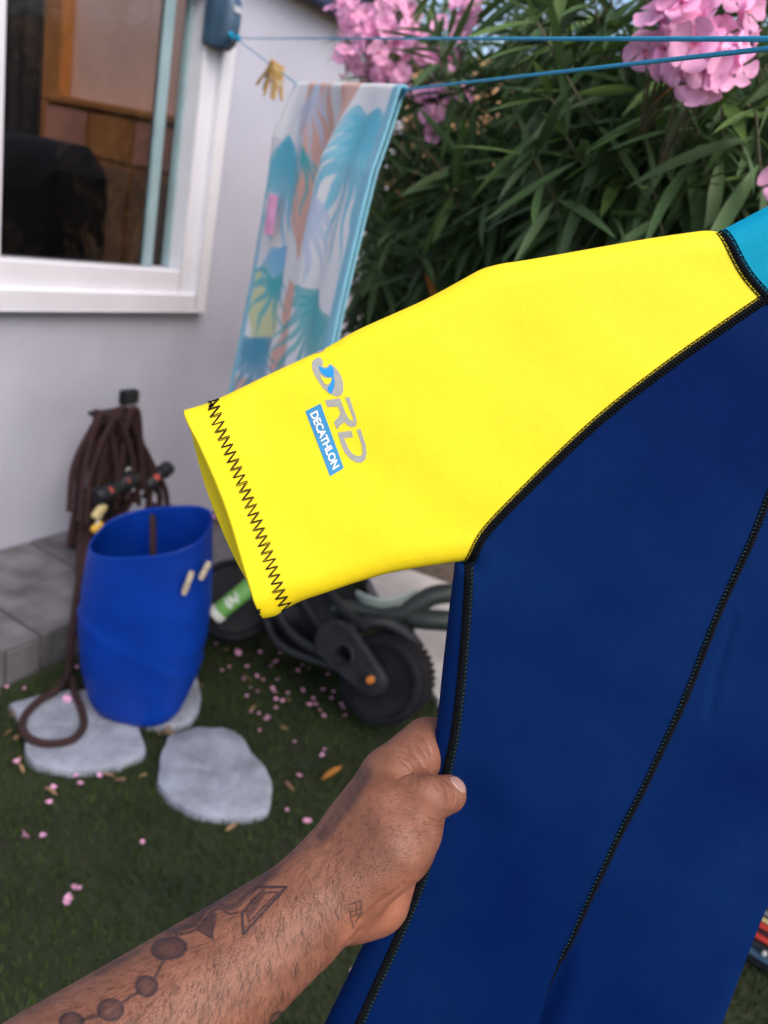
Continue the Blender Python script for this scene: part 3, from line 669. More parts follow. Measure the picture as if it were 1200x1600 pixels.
# far post that carries the free end
pe = (E1+(E1-s1)*.28+Eend)/2; post = empty('line_post', (pe[0], pe[1]+.02, 0), 'grey metal post holding the free end of the clothesline', 'post')
mb = MB(); mb.tube([(pe[0]+.03, pe[1]-.01, 0), (pe[0]+.03, pe[1]-.01, 2.1)], .02, 12); obj('pole', mb, M['steel'], post)
mb = MB(); mb.disc((pe[0]+.03, pe[1]-.01, .004), (0, 0, 1), .07, .004, 20); obj('base_plate', mb, M['steel'], post)

# clothes pegs on the lower line
def peg(p, rx, label, mk='wood_peg', L=.075, group='pegs on the clothesline'):
    root = empty('clothes_peg', p, label, 'clothes peg', group)
    lx = norm(TL-s2); z = np.array([0, 0, 1.0])
    down = norm(-z+lx*math.sin(rx)+.5*math.sin(rx*3)*wn); side = norm(np.cross(down, lx)); flat_ = np.cross(down, side)
    for sg in (-1, 1):
        mb = MB(); rows = []
        for t, d in ((0, .0035), (.12, .0045), (.3, .0036), (.5, .005), (.75, .0075), (1, .011)):
            c_ = p+down*(t*L-.014)+side*sg*d
            rows.append([c_+side*sg*.003*a+flat_*.0055*q for a, q in ((-1, -1), (1, -1), (1, 1), (-1, 1))])
        mb.grid(np.array(rows), closev=True); mb.f += [(0, 1, 2, 3), tuple(range(mb.n-4, mb.n))]; mb.m += [0, 0]; obj('half', mb, M[mk], root)
    mb = MB(); c_ = p+down*(.36*L); mb.disc(c_, flat_, .0062, .007, 12, r_in=.004); obj('spring', mb, M['steel'], root)
def on_l2(x):
    t = np.linspace(0, 1, 400)[:, None]; q = s2+(TL-s2)*t; X = proj(q)[0]; return q[np.argmin(np.abs(X-x))]
peg(on_l2(424), -.35, 'wooden peg on the line, leaning furthest left of the bunch', L=.085)
peg(on_l2(429), -.08, 'wooden peg on the line, darker one in the middle of the bunch', L=.09)
peg(on_l2(434), .12, 'wooden peg on the line, hanging straight at right of bunch', L=.09)
peg(on_l2(439), .02, 'wooden peg on the line, nearest the towel', L=.08)

# ------------------------------------------------------------------ towel over the lower line
def towel():
    NU, NV = 70, 170; Lf, Lb = .80, .42
    ex = TR-TL; wid = np.linalg.norm(ex); ex = ex/wid; z = np.array([0, 0, 1.0]); out = norm(np.cross(z, ex)); out = out if out@(CAM-TL) > 0 else -out
    g = np.zeros((NU, NV, 3)); uv = np.zeros((NU, NV, 2)); rad = .005
    for i in range(NU):
        u = i/(NU-1); top = TL+(TR-TL)*u
        for j in range(NV):
            s = -Lb+(Lf+Lb)*j/(NV-1); A = rad*math.pi/2
            if abs(s) < A: a = s/rad; off = rad*math.sin(a); dz = rad*(math.cos(a)-1)+.004+rad*.15
            else: sg = np.sign(s); off = rad*sg; dz = -(abs(s)-A)-rad+.004
            dp = max(0, abs(s)-A)
            k = min(1, dp/.12)
            fold = .030*math.sin(u*8.5+.6+1.2*dp)*k+.017*math.sin(u*19+2.0*dp+1)*k+.014*math.sin(u*4-5*dp)*k+.004*math.sin(u*43+6*dp)*k
            g[i, j] = top+z*dz+out*(off+fold+.03*dp)+ex*(.012*math.sin(u*6+dp*5)*k+.045*dp+.035*dp*(1-u))
            g[i, j] -= ex*(.022*u if s < -.01 else 0); uv[i, j] = (u, s)
    b = MB(); b.grid(g, uv)
    o = obj('towel', b, [], label='beach towel with aqua palm fronds and coral triangles hanging on the line', cat='towel')
    m = mat('towel_cloth', (.7, .7, .7), .95, .05, 30, .5, 420, sheen=.3, trans=.2); n, L, bs = nodes(m)
    at = n.new('ShaderNodeAttribute'); at.attribute_name = 'print'; L.new(at.outputs['Color'], bs.inputs['Base Color']); [L.new(at.outputs['Color'], q.inputs['Color']) for q in n if q.type == 'BSDF_TRANSLUCENT']
    o.data.materials.append(m)
    # subdivide for the print, then dye every vertex from its place on the cloth
    md = o.modifiers.new('s', 'SUBSURF'); md.levels = md.render_levels = 2
    dg = bpy.context.evaluated_depsgraph_get(); me = bpy.data.meshes.new_from_object(o.evaluated_get(dg)); old = o.data; o.modifiers.clear(); o.data = me; bpy.data.meshes.remove(old); me.name = 'towel'
    nv = len(me.vertices); vi = np.zeros(len(me.loops), int); me.loops.foreach_get('vertex_index', vi); q = np.zeros(len(me.loops)*2); me.uv_layers[0].data.foreach_get('uv', q); q = q.reshape(-1, 2)
    UV = np.zeros((nv, 2)); UV[vi] = q
    x = UV[:, 0]*.70; y = UV[:, 1]                              # metres across, metres down the front
    C = np.tile(np.array([.96, .95, .96]), (nv, 1)); pts = np.stack([x, y], 1)
    wob = np.stack([.006*np.sin(y*60+x*21)+.005*np.sin(y*31-x*55), .006*np.sin(x*60+y*13)], 1); pw = pts+wob
    def paint(mask, c): C[mask] = C[mask]*.2+np.array(c)*.8
    coral, aqua, teal, lime, sky_, lilac = (.88, .42, .30), (.10, .62, .80), (.07, .54, .58), (.72, .74, .34), (.26, .64, .92), (.66, .74, .92)
    def frond(cx, cy, ang, Lr, c, n_=11, wd_=.018, spread=2.6):
        for k in range(n_):
            a = ang+(k/(n_-1)-.5)*spread; rl = Lr*(.75+.25*math.cos((k/(n_-1)-.5)*3))
            tip = np.array([cx+math.cos(a)*rl, cy+math.sin(a)*rl+.25*rl*abs(math.cos(a))]); md_ = (np.array([cx, cy])+tip)/2-[0, .02]
            pl = catmull([(cx, cy), md_, tip], 9); d = segdist(pw, pl); tt = np.hypot(pw[:, 0]-cx, pw[:, 1]-cy)/rl
            paint(d < wd_*np.clip(1.05-tt, 0, 1)*.55+.001, c)
    paint(inpoly(pw, [(.13, .0), (.33, -.02), (.36, .22), (.25, .36), (.19, .24)]), coral)
    paint(inpoly(pw, [(.40, -.05), (.52, -.05), (.46, .14), (.38, .18)]), coral)
    paint(inpoly(pw, [(.22, .40), (.30, .52), (.25, .78), (.19, .62)]), coral)
    paint(inpoly(pw, [(.0, .70), (.10, .69), (.09, .80), (.0, .80)]), coral)
    paint(inpoly(pw, [(.27, .02), (.32, -.03), (.30, .08)]), (.75, .76, .80))
    paint(((pw[:, 0]-.10)/.085)**2+((pw[:, 1]-.50)/.12)**2 < 1, lime)
    paint(((pw[:, 0]-.40)/.06)**2+((pw[:, 1]-.50)/.17)**2 < 1, lime)
    paint(((pw[:, 0]-.07)/.06)**2+((pw[:, 1]+.2)/.12)**2 < 1, coral)
    frond(.62, .06, 1.6, .22, aqua, 15, .03, 3.2); frond(.09, .14, 1.5, .22, aqua, 11, .035, 2.2); frond(.60, .36, 1.7, .20, teal, 15, .026, 3.0)
    frond(.11, .36, 1.5, .16, sky_, 9, .028, 2.0); frond(.10, .44, 1.4, .15, teal, 9, .02, 3.6); frond(.30, .50, 1.5, .18, teal, 9, .02, 3.0)
    frond(.44, .46, 1.7, .26, teal, 7, .026, 1.2); frond(.06, .60, 1.3, .20, (.07, .36, .55), 13, .03, 3.0); frond(.24, .14, 1.9, .12, teal, 7, .016, 2.6); frond(.50, .22, 1.6, .12, lilac, 8, .03, 3.2)
    frond(.20, .02, 1.4, .16, lilac, 7, .03, 2.2); frond(.52, .62, 1.6, .2, aqua, 11, .024, 3)
    edge = (UV[:, 0] < .022) | (UV[:, 0] > .965) | (y > Lf-.02) | (y < -Lb+.02); C[edge] = (.26, .62, .78)
    at_ = me.color_attributes.new('print', 'FLOAT_COLOR', 'POINT'); at_.data.foreach_set('color', np.c_[C, np.ones(nv)].ravel())
    sm = o.modifiers.new('thick', 'SOLIDIFY'); sm.thickness = .004; sm.offset = -1
towel()
pp = P(423, 335, lt(466)*.985)
rt = empty('clothes_peg', pp, 'pink plastic peg clipped on the left edge of the towel', 'clothes peg')
mb = MB(); mb.box(pp, (np.array([0, 0, .045]), norm(TR-TL)*.004, np.array([.01, 0, 0])), bev=.003); obj('half', mb, M['pink'], rt)
mb = MB(); mb.box(pp+norm(TR-TL)*.011, (np.array([0, 0, .045]), norm(TR-TL)*.004, np.array([.01, 0, 0])), bev=.003); obj('half', mb, M['pink'], rt)
# ------------------------------------------------------------------ oleander bushes
def leaf_mesh(name, bend, mt, w=.0205):
    b = MB(); xs = [0, .08, .25, .45, .65, .85, 1.0]; ws = [.10, .35, .85, 1, .88, .48, .02]; g = np.zeros((7, 3, 3))
    for i, (x, ww) in enumerate(zip(xs, ws)):
        z = -bend*x*x
        for j, s_ in enumerate((-1, 0, 1)): g[i, j] = (x*.178, s_*w*.5*ww, z*.178+abs(s_)*.0032*ww)
    b.grid(g); me = b.mesh(name, None, True); me.materials.append(M[mt]); return me
LEAF = [leaf_mesh('leaf', bd, 'leaf') for bd in (.02, .14, .28)]+[leaf_mesh('leaf', .1, 'leaf2')]
DRY = leaf_mesh('leaf', .35, 'dry_leaf')
def blossom_mesh(seed, openness):
    r_ = random.Random(seed); b = MB()
    for k in range(5):
        a0 = 2*math.pi*k/5+r_.uniform(-.12, .12); L = .0235*r_.uniform(.85, 1.1); tl = r_.uniform(-.25, .25); g = np.zeros((6, 5, 3))
        for i, t in enumerate((.0, .2, .42, .66, .86, 1)):
            hw = (.10, .20, .38, .54, .56, .36)[i]*L*.98
            for j, s_ in enumerate((-1, -.5, 0, .5, 1)):
                rr = .003+L*t*(1-.10*s_*s_*(t > .6)); z = openness*L*(t**.7)*.8-(.45*L*max(0, t-.5)**2)+.10*L*s_*s_*t+tl*L*s_*.25*t
                x, y = rr, s_*hw+.12*L*t
                g[i, j] = (math.cos(a0)*x-math.sin(a0)*y, math.sin(a0)*x+math.cos(a0)*y, z+.002*math.sin(7*t+k))
        b.grid(g, m=0)
    b.lathe((0, 0, -.012), (0, 0, 1), [(.0012, 0), (.002, .006), (.004, .013)], 7, m=0)
    for k in range(5):
        a = k*1.257+.6; b.add([(0, 0, .002), (.004*math.cos(a), .004*math.sin(a), .007), (.004*math.cos(a+.7), .004*math.sin(a+.7), .006)], [(0, 1, 2)], m=1)
    me = b.mesh('blossom', None, True); me.materials.append(M['pink']); me.materials.append(M['pinkdeep']); return me
BLOOM = [blossom_mesh(1, .15), blossom_mesh(2, .45), blossom_mesh(3, .8), blossom_mesh(4, .3)]
def bud_mesh():
    b = MB(); b.lathe((0, 0, 0), (0, 0, 1), [(0, 0), (.002, .003), (.0035, .012), (.0025, .02), (0, .026)], 7); me = b.mesh('bud'); me.materials.append(M['pink']); return me
BUD = bud_mesh()
def mtx(p, x, z, s=1.0):
    x = norm(x); y = norm(np.cross(z, x)); z = np.cross(x, y)
    return Matrix(((x[0]*s, y[0]*s, z[0]*s, p[0]), (x[1]*s, y[1]*s, z[1]*s, p[1]), (x[2]*s, y[2]*s, z[2]*s, p[2]), (0, 0, 0, 1)))
def mesh_obj(name, me, parent, mx):
    o = bpy.data.objects.new(name, me); COL.objects.link(o)
    if parent is not None: o.parent = parent
    o.matrix_basis = mx; return o
def bush(base, label, tips, clusters, nfill, fillbox, droop, seed, maxleaf=290, dry=4):
    r_ = np.random.default_rng(seed); root = empty('oleander_bush', base, label, 'oleander', 'oleanders of the flowering hedge'); base = np.asarray(base)
    leaves = []; stems = MB(); bark = MB()
    for k in range(6):
        a = k*1.05+r_.uniform(0, .5); p1 = base+[.10*math.cos(a), .10*math.sin(a), .5]; p2 = base+[.25*math.cos(a), .25*math.sin(a), 1.1]
        bark.tube(catmull(np.array([base+[.03*math.cos(a), .03*math.sin(a), -.02], p1, p2]), 8), np.linspace(.018, .010, 8), 7)
    allt = [(np.asarray(t), 1.0) for t in tips]
    for _ in range(nfill):
        x = r_.uniform(*fillbox[0]); y = r_.uniform(*fillbox[1]); t = r_.uniform(*fillbox[2]); allt.append((P(x, y, t), 1.0))
    for tip, _ in allt:
        root_ = base+np.array([r_.normal(0, .12), r_.normal(0, .12), r_.uniform(.5, 1.0)])
        if tip[2] < root_[2]+.15: root_[2] = max(.2, tip[2]-.5)
        mid = (root_+tip)/2+[r_.normal(0, .05), r_.normal(0, .05), .12]
        pth = catmull(np.array([root_, mid, tip]), 16); stems.tube(pth, np.linspace(.0055, .002, 16), 5)
        L = np.linalg.norm(np.diff(pth, axis=0), axis=1).sum(); nw = int(min(.62, L*.75)/.042); ph = r_.uniform(0, 6.28)
        for w in range(nw):
            q = 1-w*.042/L; i = min(14.99, q*15); i0 = int(i); c = pth[i0]*(1-(i-i0))+pth[i0+1]*(i-i0); d = norm(pth[min(15, i0+1)]-pth[max(0, i0-1)])
            u = norm(np.cross(d, [.3, .2, 1])); v = np.cross(d, u); ph += 1.05
            for k in range(3):
                a = ph+k*2.094+r_.normal(0, .25); up = max(.15, .95-.16*w)
                dr = norm(d*up+(u*math.cos(a)+v*math.sin(a))*.9-np.array([0, 0, 1])*(droop*(.35+.12*w)+r_.normal(0, .12)))
                s_ = r_.uniform(.75, 1.15)*(.75 if w == 0 else 1)
                nrm = np.array([0, 0, 1.0])+r_.normal(0, .35, 3)
                leaves.append((c, dr, nrm, s_, 3 if w < 2 and r_.random() < .55 else int(r_.integers(0, 3))))
    obj('branch', bark, M['bark'], root)
    obj('stem', stems, M['stem'], root, kind='stuff')
    # clusters
    for (x, y, t, wx, wy, nb, up) in clusters:
        c = P(x, y, t); sx, sy = wx*t/FPX/2, wy*t/FPX/2; st_ = MB(); pos = []
        back = c+cF*.10-np.array([0, 0, .10])
        for k in range(nb):
            for _ in range(30):
                e = r_.normal(0, .62, 3); e /= max(1, np.linalg.norm(e)/1.12); 
                p = c+cR*e[0]*sx+cU*e[1]*sy-cF*(abs(e[2])*min(sx, sy)*.8)
                if all(np.linalg.norm(p-q) > .019 for q in pos): break
            pos.append(p); st_.tube(catmull(np.array([back, (back+p)/2+[0, 0, .01], p]), 5), .0012, 4)
        cl_ = obj('flower_cluster', st_, M['stem'], root); lo = org(cl_)
        for k, p in enumerate(pos):
            f = norm(norm(p-c+cF*.0)*.75-cF*.55+np.array([0, 0, up])+r_.normal(0, .42, 3)); x_ = norm(np.cross(f, r_.normal(0, 1, 3)))
            mesh_obj('blossom', BLOOM[int(r_.integers(0, 4))], cl_, mtx(p-lo, x_, f, r_.uniform(.9, 1.2)))
        for k in range(5):
            p = c+cR*r_.normal(0, sx*.7)+cU*r_.normal(0, sy*.8); mesh_obj('bud', BUD, cl_, mtx(p-lo, norm(r_.normal(0, 1, 3)), norm(r_.normal(0, .6, 3)+[0, 0, .6]), 1.0))
    # the largest leaves in view are objects, the rest one piece
    pos = np.array([l[0]+l[1]*.07 for l in leaves]); X, Y, Q = proj(pos); vis = (X > -40) & (X < 1240) & (Y > -60) & (Y < 1640) & (Q > .2)
    order = sorted(range(len(leaves)), key=lambda i: (not vis[i], Q[i]))
    rest = MB()
    for n_, i in enumerate(order):
        c, dr, nrm, s_, kind = leaves[i]
        if abs(norm(dr)@norm(nrm)) > .97: nrm = np.array([1.0, 0, .2])
        me = DRY if (n_ < maxleaf and n_ % (maxleaf//max(dry, 1)) == 7 and dry) else LEAF[kind]
        if n_ < maxleaf: mesh_obj('leaf', me, root, mtx(c-base, dr, nrm, s_))
        else:
            mx = np.array(mtx(c, dr, nrm, s_)); co = np.array([v.co for v in me.vertices]); rest.add(co@mx[:3, :3].T+mx[:3, 3], [tuple(p.vertices) for p in me.polygons], m=int(kind == 3))
    if rest.n: obj('foliage', rest, [M['leaf'], M['leaf2']], root, kind='stuff', smooth=True)
    return root
def gp(x, y): return np.array([x, y, 0.0])
bush(gp(.95, 1.75), 'oleander with the big sharp pink flower cluster at the upper right', [P(1060, 60, 1.15), P(1130, 110, 1.1), P(930, 30, 1.3), P(1180, 170, 1.05), P(900, 120, 1.35), P(1000, 140, 1.2), P(1090, 200, 1.15), P(1180, 40, 1.2)],
     [(1075, 35, 1.02, 165, 120, 20, .15), (1105, 98, 1.0, 130, 80, 10, -.1), (1235, 290, 1.05, 50, 50, 2, .1)], 62, ((820, 1330), (-140, 340), (1.12, 1.7)), 1.45, 11)
bush(gp(.55, 2.75), 'oleander with bare pink flower stalks in the middle of the hedge', [P(760, 120, 1.9), P(700, 60, 1.9), P(850, 60, 1.8), P(900, 230, 1.7), P(810, 250, 1.8), P(690, 250, 1.9), P(720, 330, 1.9), P(860, 340, 1.75), P(950, 300, 1.7)],
     [(735, 22, 1.9, 80, 70, 9, .1), (690, 70, 2.1, 60, 60, 4, .1)], 50, ((640, 1010), (-80, 420), (1.7, 2.5)), .8, 22)
bush(gp(-.02, 3.35), 'oleander with the blurred pink flower clusters beside the towel', [P(620, 360, 2.0), P(660, 400, 1.9), P(600, 300, 2.3), P(700, 380, 2.0), P(640, 270, 2.2), P(590, 420, 2.2)],
     [(585, 45, 2.1, 95, 130, 22, .1), (622, 92, 2.1, 100, 80, 16, .1), (548, 20, 2.2, 50, 60, 8, .1), (668, 182, 2.05, 80, 75, 11, .0), (700, 150, 2.2, 60, 50, 4, .0), (630, 10, 2.2, 60, 40, 5, .2), (560, 110, 2.2, 60, 50, 6, .0)], 40, ((560, 760), (-60, 470), (2.15, 2.9)), .5, 33)
bush(gp(.9, 3.9), 'oleander deepest in the hedge, in shade behind the other bushes', [P(800, 300, 2.7), P(900, 400, 2.6)], [], 30, ((600, 1300), (-60, 480), (2.6, 3.8)), .6, 44)

# ------------------------------------------------------------------ petals and leaves fallen on the lawn
def petal_mesh(seed):
    r_ = random.Random(seed); b = MB(); g = np.zeros((4, 4, 3)); L = .020
    for i, t in enumerate((0, .4, .8, 1)):
        for j, s_ in enumerate((-1, -.35, .35, 1)): g[i, j] = (L*(t-.5), s_*L*.5*(.25, .8, .95, .5)[i], .002+.005*s_*s_*r_.uniform(.4, 1.2)+.004*abs(t-.5))
    b.grid(g); me = b.mesh('fallen_petal'); me.materials.append(M['pink']); return me
PET = [petal_mesh(k) for k in range(3)]
def litter(name, me, xy, label, cat, group, s=1.0, z=.02):
    p = G(xy[0], xy[1], z); a = rng.uniform(0, 6.28)
    o = bpy.data.objects.new(name, me); COL.objects.link(o); tx = rng.normal(0, .2, 2)
    o.location = p; o.rotation_euler = (tx[0], tx[1], a); o.scale = (s, s, s); o['label'] = label; o['category'] = cat; o['group'] = group
zones = [((395, 1030), (60, 40), 24, 'between the blue bin and the trolley'), ((470, 1060), (50, 25), 26, 'in the drift left of the big wheel'), ((545, 1085), (30, 20), 12, 'close against the big wheel'), ((370, 1075), (55, 50), 12, 'behind the front stepping stone'), ((500, 1110), (90, 45), 18, 'in front of the trolley'), ((600, 1150), (40, 30), 6, 'above the index knuckle'), ((340, 1020), (20, 25), 6, 'right beside the blue bin'), ((95, 1220), (70, 60), 8, 'in front of the stone with the rope'), ((60, 1060), (50, 15), 7, 'along the foot of the tiled ledge'), ((150, 1280), (120, 120), 8, 'out on the open grass at left'), ((600, 1520), (60, 60), 8, 'under the wrist beside the wetsuit'), ((540, 1250), (60, 70), 7, 'right of the front stepping stone')]
cnt = 0
for c, sg, n_, wh_ in zones:
    for _ in range(int(n_*.8)):
        x, y = rng.normal(c[0], sg[0]), rng.normal(c[1], sg[1])
        if y < 985 or 130 < x < 320 and y < 1140: continue
        litter('fallen_petal', PET[int(rng.integers(0, 3))], (x, y), 'small pink oleander petal fallen on the lawn '+wh_, 'petal', 'pink petals on the lawn '+wh_, rng.uniform(.45, .95)); cnt += 1
for _ in range(60):
    litter('fallen_petal', PET[int(rng.integers(0, 3))], (rng.uniform(325, 480), rng.uniform(808, 905)), 'small pink oleander petal fallen on the bare soil bed', 'petal', 'pink petals fallen on the soil bed', rng.uniform(.9, 1.5), .018)
for (x, y, lab) in ((118, 1388, 'pink fallen blossom lying alone on the lawn, upper of the pair'), (108, 1404, 'pale pink fallen blossom lying on the lawn, lower of the pair'), (479, 1283, 'pink fallen blossom on the lawn above the forearm'), (372, 1020, 'lilac pink fallen blossom on the lawn right of the bin'), (105, 1092, 'pink fallen blossom on the stone inside the rope loop'), (38, 1305, 'pink fallen blossom on the lawn at the left edge')):
    o = bpy.data.objects.new('fallen_blossom', BLOOM[int(rng.integers(0, 4))]); COL.objects.link(o); o.location = G(x, y, .035); o.rotation_euler = (rng.normal(0, .5), rng.normal(0, .5), rng.uniform(0, 6)); o.scale = (.48,)*3; o['label'] = lab; o['category'] = 'blossom'
drym = [leaf_mesh('dry_leaf', .2, 'dry_leaf', .030)]
for (x, y, lab, s_) in ((503, 1204, 'single orange-yellow dead leaf on the lawn left of the hand', .62), (632, 1130, 'orange-yellow dead leaf on the lawn just above the index knuckle', .5)):
    o = bpy.data.objects.new('dry_leaf', drym[0]); COL.objects.link(o); o.location = G(x, y+14, .03); o.rotation_euler = (.2, -.1, 1.0 if s_ > .55 else -.1); o.scale = (s_,)*3; o['label'] = lab; o['category'] = 'leaf'
M['drybit'] = mat('dry_bit', (.20, .12, .065), .9, .3, 30, island=.4)
dm = leaf_mesh('dry_scrap', .4, 'drybit', .05)
for k in range(48):
    c = ((60, 1050, 40, 18, 'along the tiled ledge'), (120, 1215, 90, 25, 'in front of the rope stone'), (250, 1140, 20, 14, 'between the two front stones'), (420, 1070, 80, 50, 'between bin and trolley'), (30, 1150, 20, 40, 'at the left of the rope loop'), (310, 1080, 14, 30, 'beside the half hidden stone'), (270, 1420, 200, 140, 'on the open grass'))[k % 7]
    x, y = rng.normal(c[0], c[2]), rng.normal(c[1], c[3])
    if y < 1010: continue
    litter('dry_scrap', dm, (x, y), 'small brown scrap of dry leaf on the lawn '+c[4], 'leaf scrap', 'brown leaf scraps '+c[4], rng.uniform(.12, .24), .022)

# ------------------------------------------------------------------ wetsuit
sQ = P(850, 900, .50); sN = -norm(cF+np.array([0, 0, .15]))
def S(px, py, off=0.0):
    px = np.asarray(px, float); py = np.asarray(py, float)
    d = cF+((px-600)/FPX)[..., None]*cR-((py-800)/FPX)[..., None]*cU
    t = ((sQ-CAM)@sN)/(d@sN); return CAM+d*t[..., None]+np.asarray(off)[..., None]*sN
def sdepth(px, py): return float((S(px, py)-CAM)@cF)
AX = np.array([1225., 1380.]); adir = norm([.24, -.97]); an = np.array([-adir[1], adir[0]])
def mirror(q): d = (q-AX)@an; return q-2*d[..., None]*an
def axx(y): return 1225+(1380-y)*.2474
TOP = np.array([(290, 640), (318, 632), (345, 621), (420, 585), (510, 543), (560, 515), (660, 470), (720, 438), (752, 421), (785, 412), (830, 405), (1000, 375), (1080, 363), (1105, 361), (1121, 363)], float)
SHO = np.array([(1121, 363), (1160, 343), (1200, 322), (1290, 280)], float)
BOT = np.array([(415, 966), (432, 961), (458, 944), (500, 929), (600, 897), (690, 881), (732, 876)], float)
RAG = np.array([(732, 876), (757, 827), (827, 753), (920, 664), (1013, 589), (1107, 522), (1186, 468)], float)
TEA = np.array([(1121, 363), (1137, 400), (1158, 435), (1186, 468)], float)
YOK = np.array([(1186, 468), (1240, 495), (1300, 530), (1370, 568), (axx(590), 590)], float)
SIL = np.array([(711, 878), (702, 950), (690, 1058), (684, 1118), (672, 1196), (652, 1280), (622, 1380), (576, 1460), (540, 1532), (507, 1600), (480, 1660), (450, 1740)], float)
SID = np.array([(732, 876), (728, 950), (719, 1058), (709, 1140), (697, 1200), (680, 1290), (656, 1370), (618, 1460), (588, 1526), (555, 1600), (528, 1660), (498, 1741)], float)
PRI = np.array([(1300, 530), (1262, 600), (1200, 748), (1158, 850), (1110, 955), (1062, 1080), (1003, 1210), (942, 1330), (893, 1440), (872, 1485), (848, 1560), (825, 1650), (808, 1742)], float)
INL = np.array([(1215, 1375), (1186, 1440), (1126, 1600), (1074, 1745)], float)
def cm(p, n): return catmull(p, n)
silh = [np.vstack([cm(TOP, 80), cm(SHO, 20)]), np.vstack([cm(BOT, 40), [[711, 878]], cm(SIL, 60)]), cm(INL, 20)]
def nz2(x, y): return np.sin(x*.013+y*.007)*np.sin(y*.011-x*.004+1.3)+.5*np.sin(x*.029-y*.017+.7)*np.sin(y*.023+x*.006)
def hgt(q, open_=None):
    q = np.asarray(q, float); sh = q.shape[:-1]; f = q.reshape(-1, 2)
    d = np.minimum.reduce([segdist(f, s_) for s_ in silh])
    t = np.clip(d/38, 0, 1); h = .0105*np.sqrt(1-(1-t)**2)
    k = np.clip((d-10)/60, 0, 1)
    h = h+.0008*nz2(f[:, 0], f[:, 1])*k
    # fold that runs on from the lower end of the front seam, and a soft hollow beside the thumb
    fl = cm(np.array([(885, 1465), (866, 1520), (846, 1570), (832, 1620), (815, 1740)]), 20); df = segdist(f, fl)
    sgn = np.sign(f[:, 0]-np.interp(f[:, 1], fl[:, 1], fl[:, 0])); fade = np.clip((f[:, 1]-1450)/80, 0, 1)
    h = h+fade*(-.0045*np.exp(-(df/12)**2)+.003*np.exp(-((df-30)/26)**2)*(sgn > 0))
    h = h-.004*np.exp(-(((f[:, 0]-735)/45)**2+((f[:, 1]-1235)/60)**2))
    h = h+.0010*np.exp(-(segdist(f, np.array([(800., 1240), (900., 1300), (1000., 1420)]))/40)**2)
    h = h-.0012*np.exp(-(segdist(f, np.array([(1135., 960), (1112., 1040), (1100., 1110)]))/7)**2)
    # the armpit pulls a shallow fold across the sleeve
    h = h-.0015*np.exp(-(segdist(f, np.array([(735., 870), (640., 760), (560., 700)]))/60)**2)*np.clip(d/60, 0, 1)
    # raised a little towards the open cuff
    cu = np.clip(1-segdist(f, np.array([(290., 640), (415., 966)]))/110, 0, 1); h = h+.004*cu*np.clip(t, 0, 1)
    return h.reshape(sh)
def warp(n): u = np.linspace(0, 1, n); return .45*u+.55*(.5-.5*np.cos(math.pi*u))
def res(p, w):
    p = np.asarray(p); L = np.r_[0, np.cumsum(np.linalg.norm(np.diff(p, axis=0), axis=1))]; s_ = w*L[-1]
    return np.stack([np.interp(s_, L, p[:, k]) for k in (0, 1)], 1)
CUFF_F = np.array([(290, 640), (320, 690), (360, 785), (391, 885), (415, 966)], float)
CUFF_B = np.array([(290, 640), (291, 675), (316, 770), (362, 880), (415, 966)], float)
NU, NV = 110, 56
def sleeve_grid(cuff):
    wv = warp(NV); b1 = cm(BOT, 120); b2 = cm(RAG, 160); wu = np.linspace(0, 1, NU); kA = .42
    nb = int(NU*kA); bot = np.vstack([res(b1, np.linspace(0, 1, nb, endpoint=False)), res(b2, np.linspace(0, 1, NU-nb))])
    return coons(res(cm(cuff, 100), wv), res(cm(TEA, 60), wv), res(cm(TOP, 300), wu), bot)
suit = empty('wetsuit', S(1200, 1600)*[1, 1, 0]+[0, 0, float(S(1200, 1742)[2])], 'short sleeved wetsuit, yellow sleeve and navy body, held up in front', 'wetsuit')
def panel(name, g, mt, sign=1, mir=False, extra=0.0, label=None):
    h = hgt(g); q = mirror(g) if mir else g
    pts = S(q[..., 0], q[..., 1], sign*h+extra)
    b = MB(); b.grid(pts, flip=(sign > 0) != mir); return obj(name, b, M[mt], suit, smooth=True, label=label)
def quad(l, r_, t, b_, nu, nv): return coons(res(cm(l, 300), np.linspace(0, 1, nv)), res(cm(r_, 300), np.linspace(0, 1, nv)), res(cm(t, 300), np.linspace(0, 1, nu)), res(cm(b_, 300), np.linspace(0, 1, nu)))
sgf, sgb = sleeve_grid(CUFF_F), sleeve_grid(CUFF_B)
RAGI = RAG; TOPF = np.vstack([RAG, YOK[1:3]])
g_front = quad(SID, PRI, TOPF, [(498, 1741), (650, 1742), (808, 1742)], 90, 150)
g_side = quad(SIL, SID, [(711, 878), (721, 877), (732, 876)], [(450, 1740), (474, 1741), (498, 1741)], 14, 150)
g_cent = quad(PRI, np.vstack([[(axx(590), 590), (axx(900), 900), (axx(1200), 1200)], INL]), YOK[2:], [(808, 1742), (950, 1744), (1088, 1745)], 50, 150)
g_shou = quad(TEA, [(1290, 280), (1338, 400), (1448, 482), (axx(590), 590)], SHO, YOK, 40, 30)
def wv_fix(g): return g
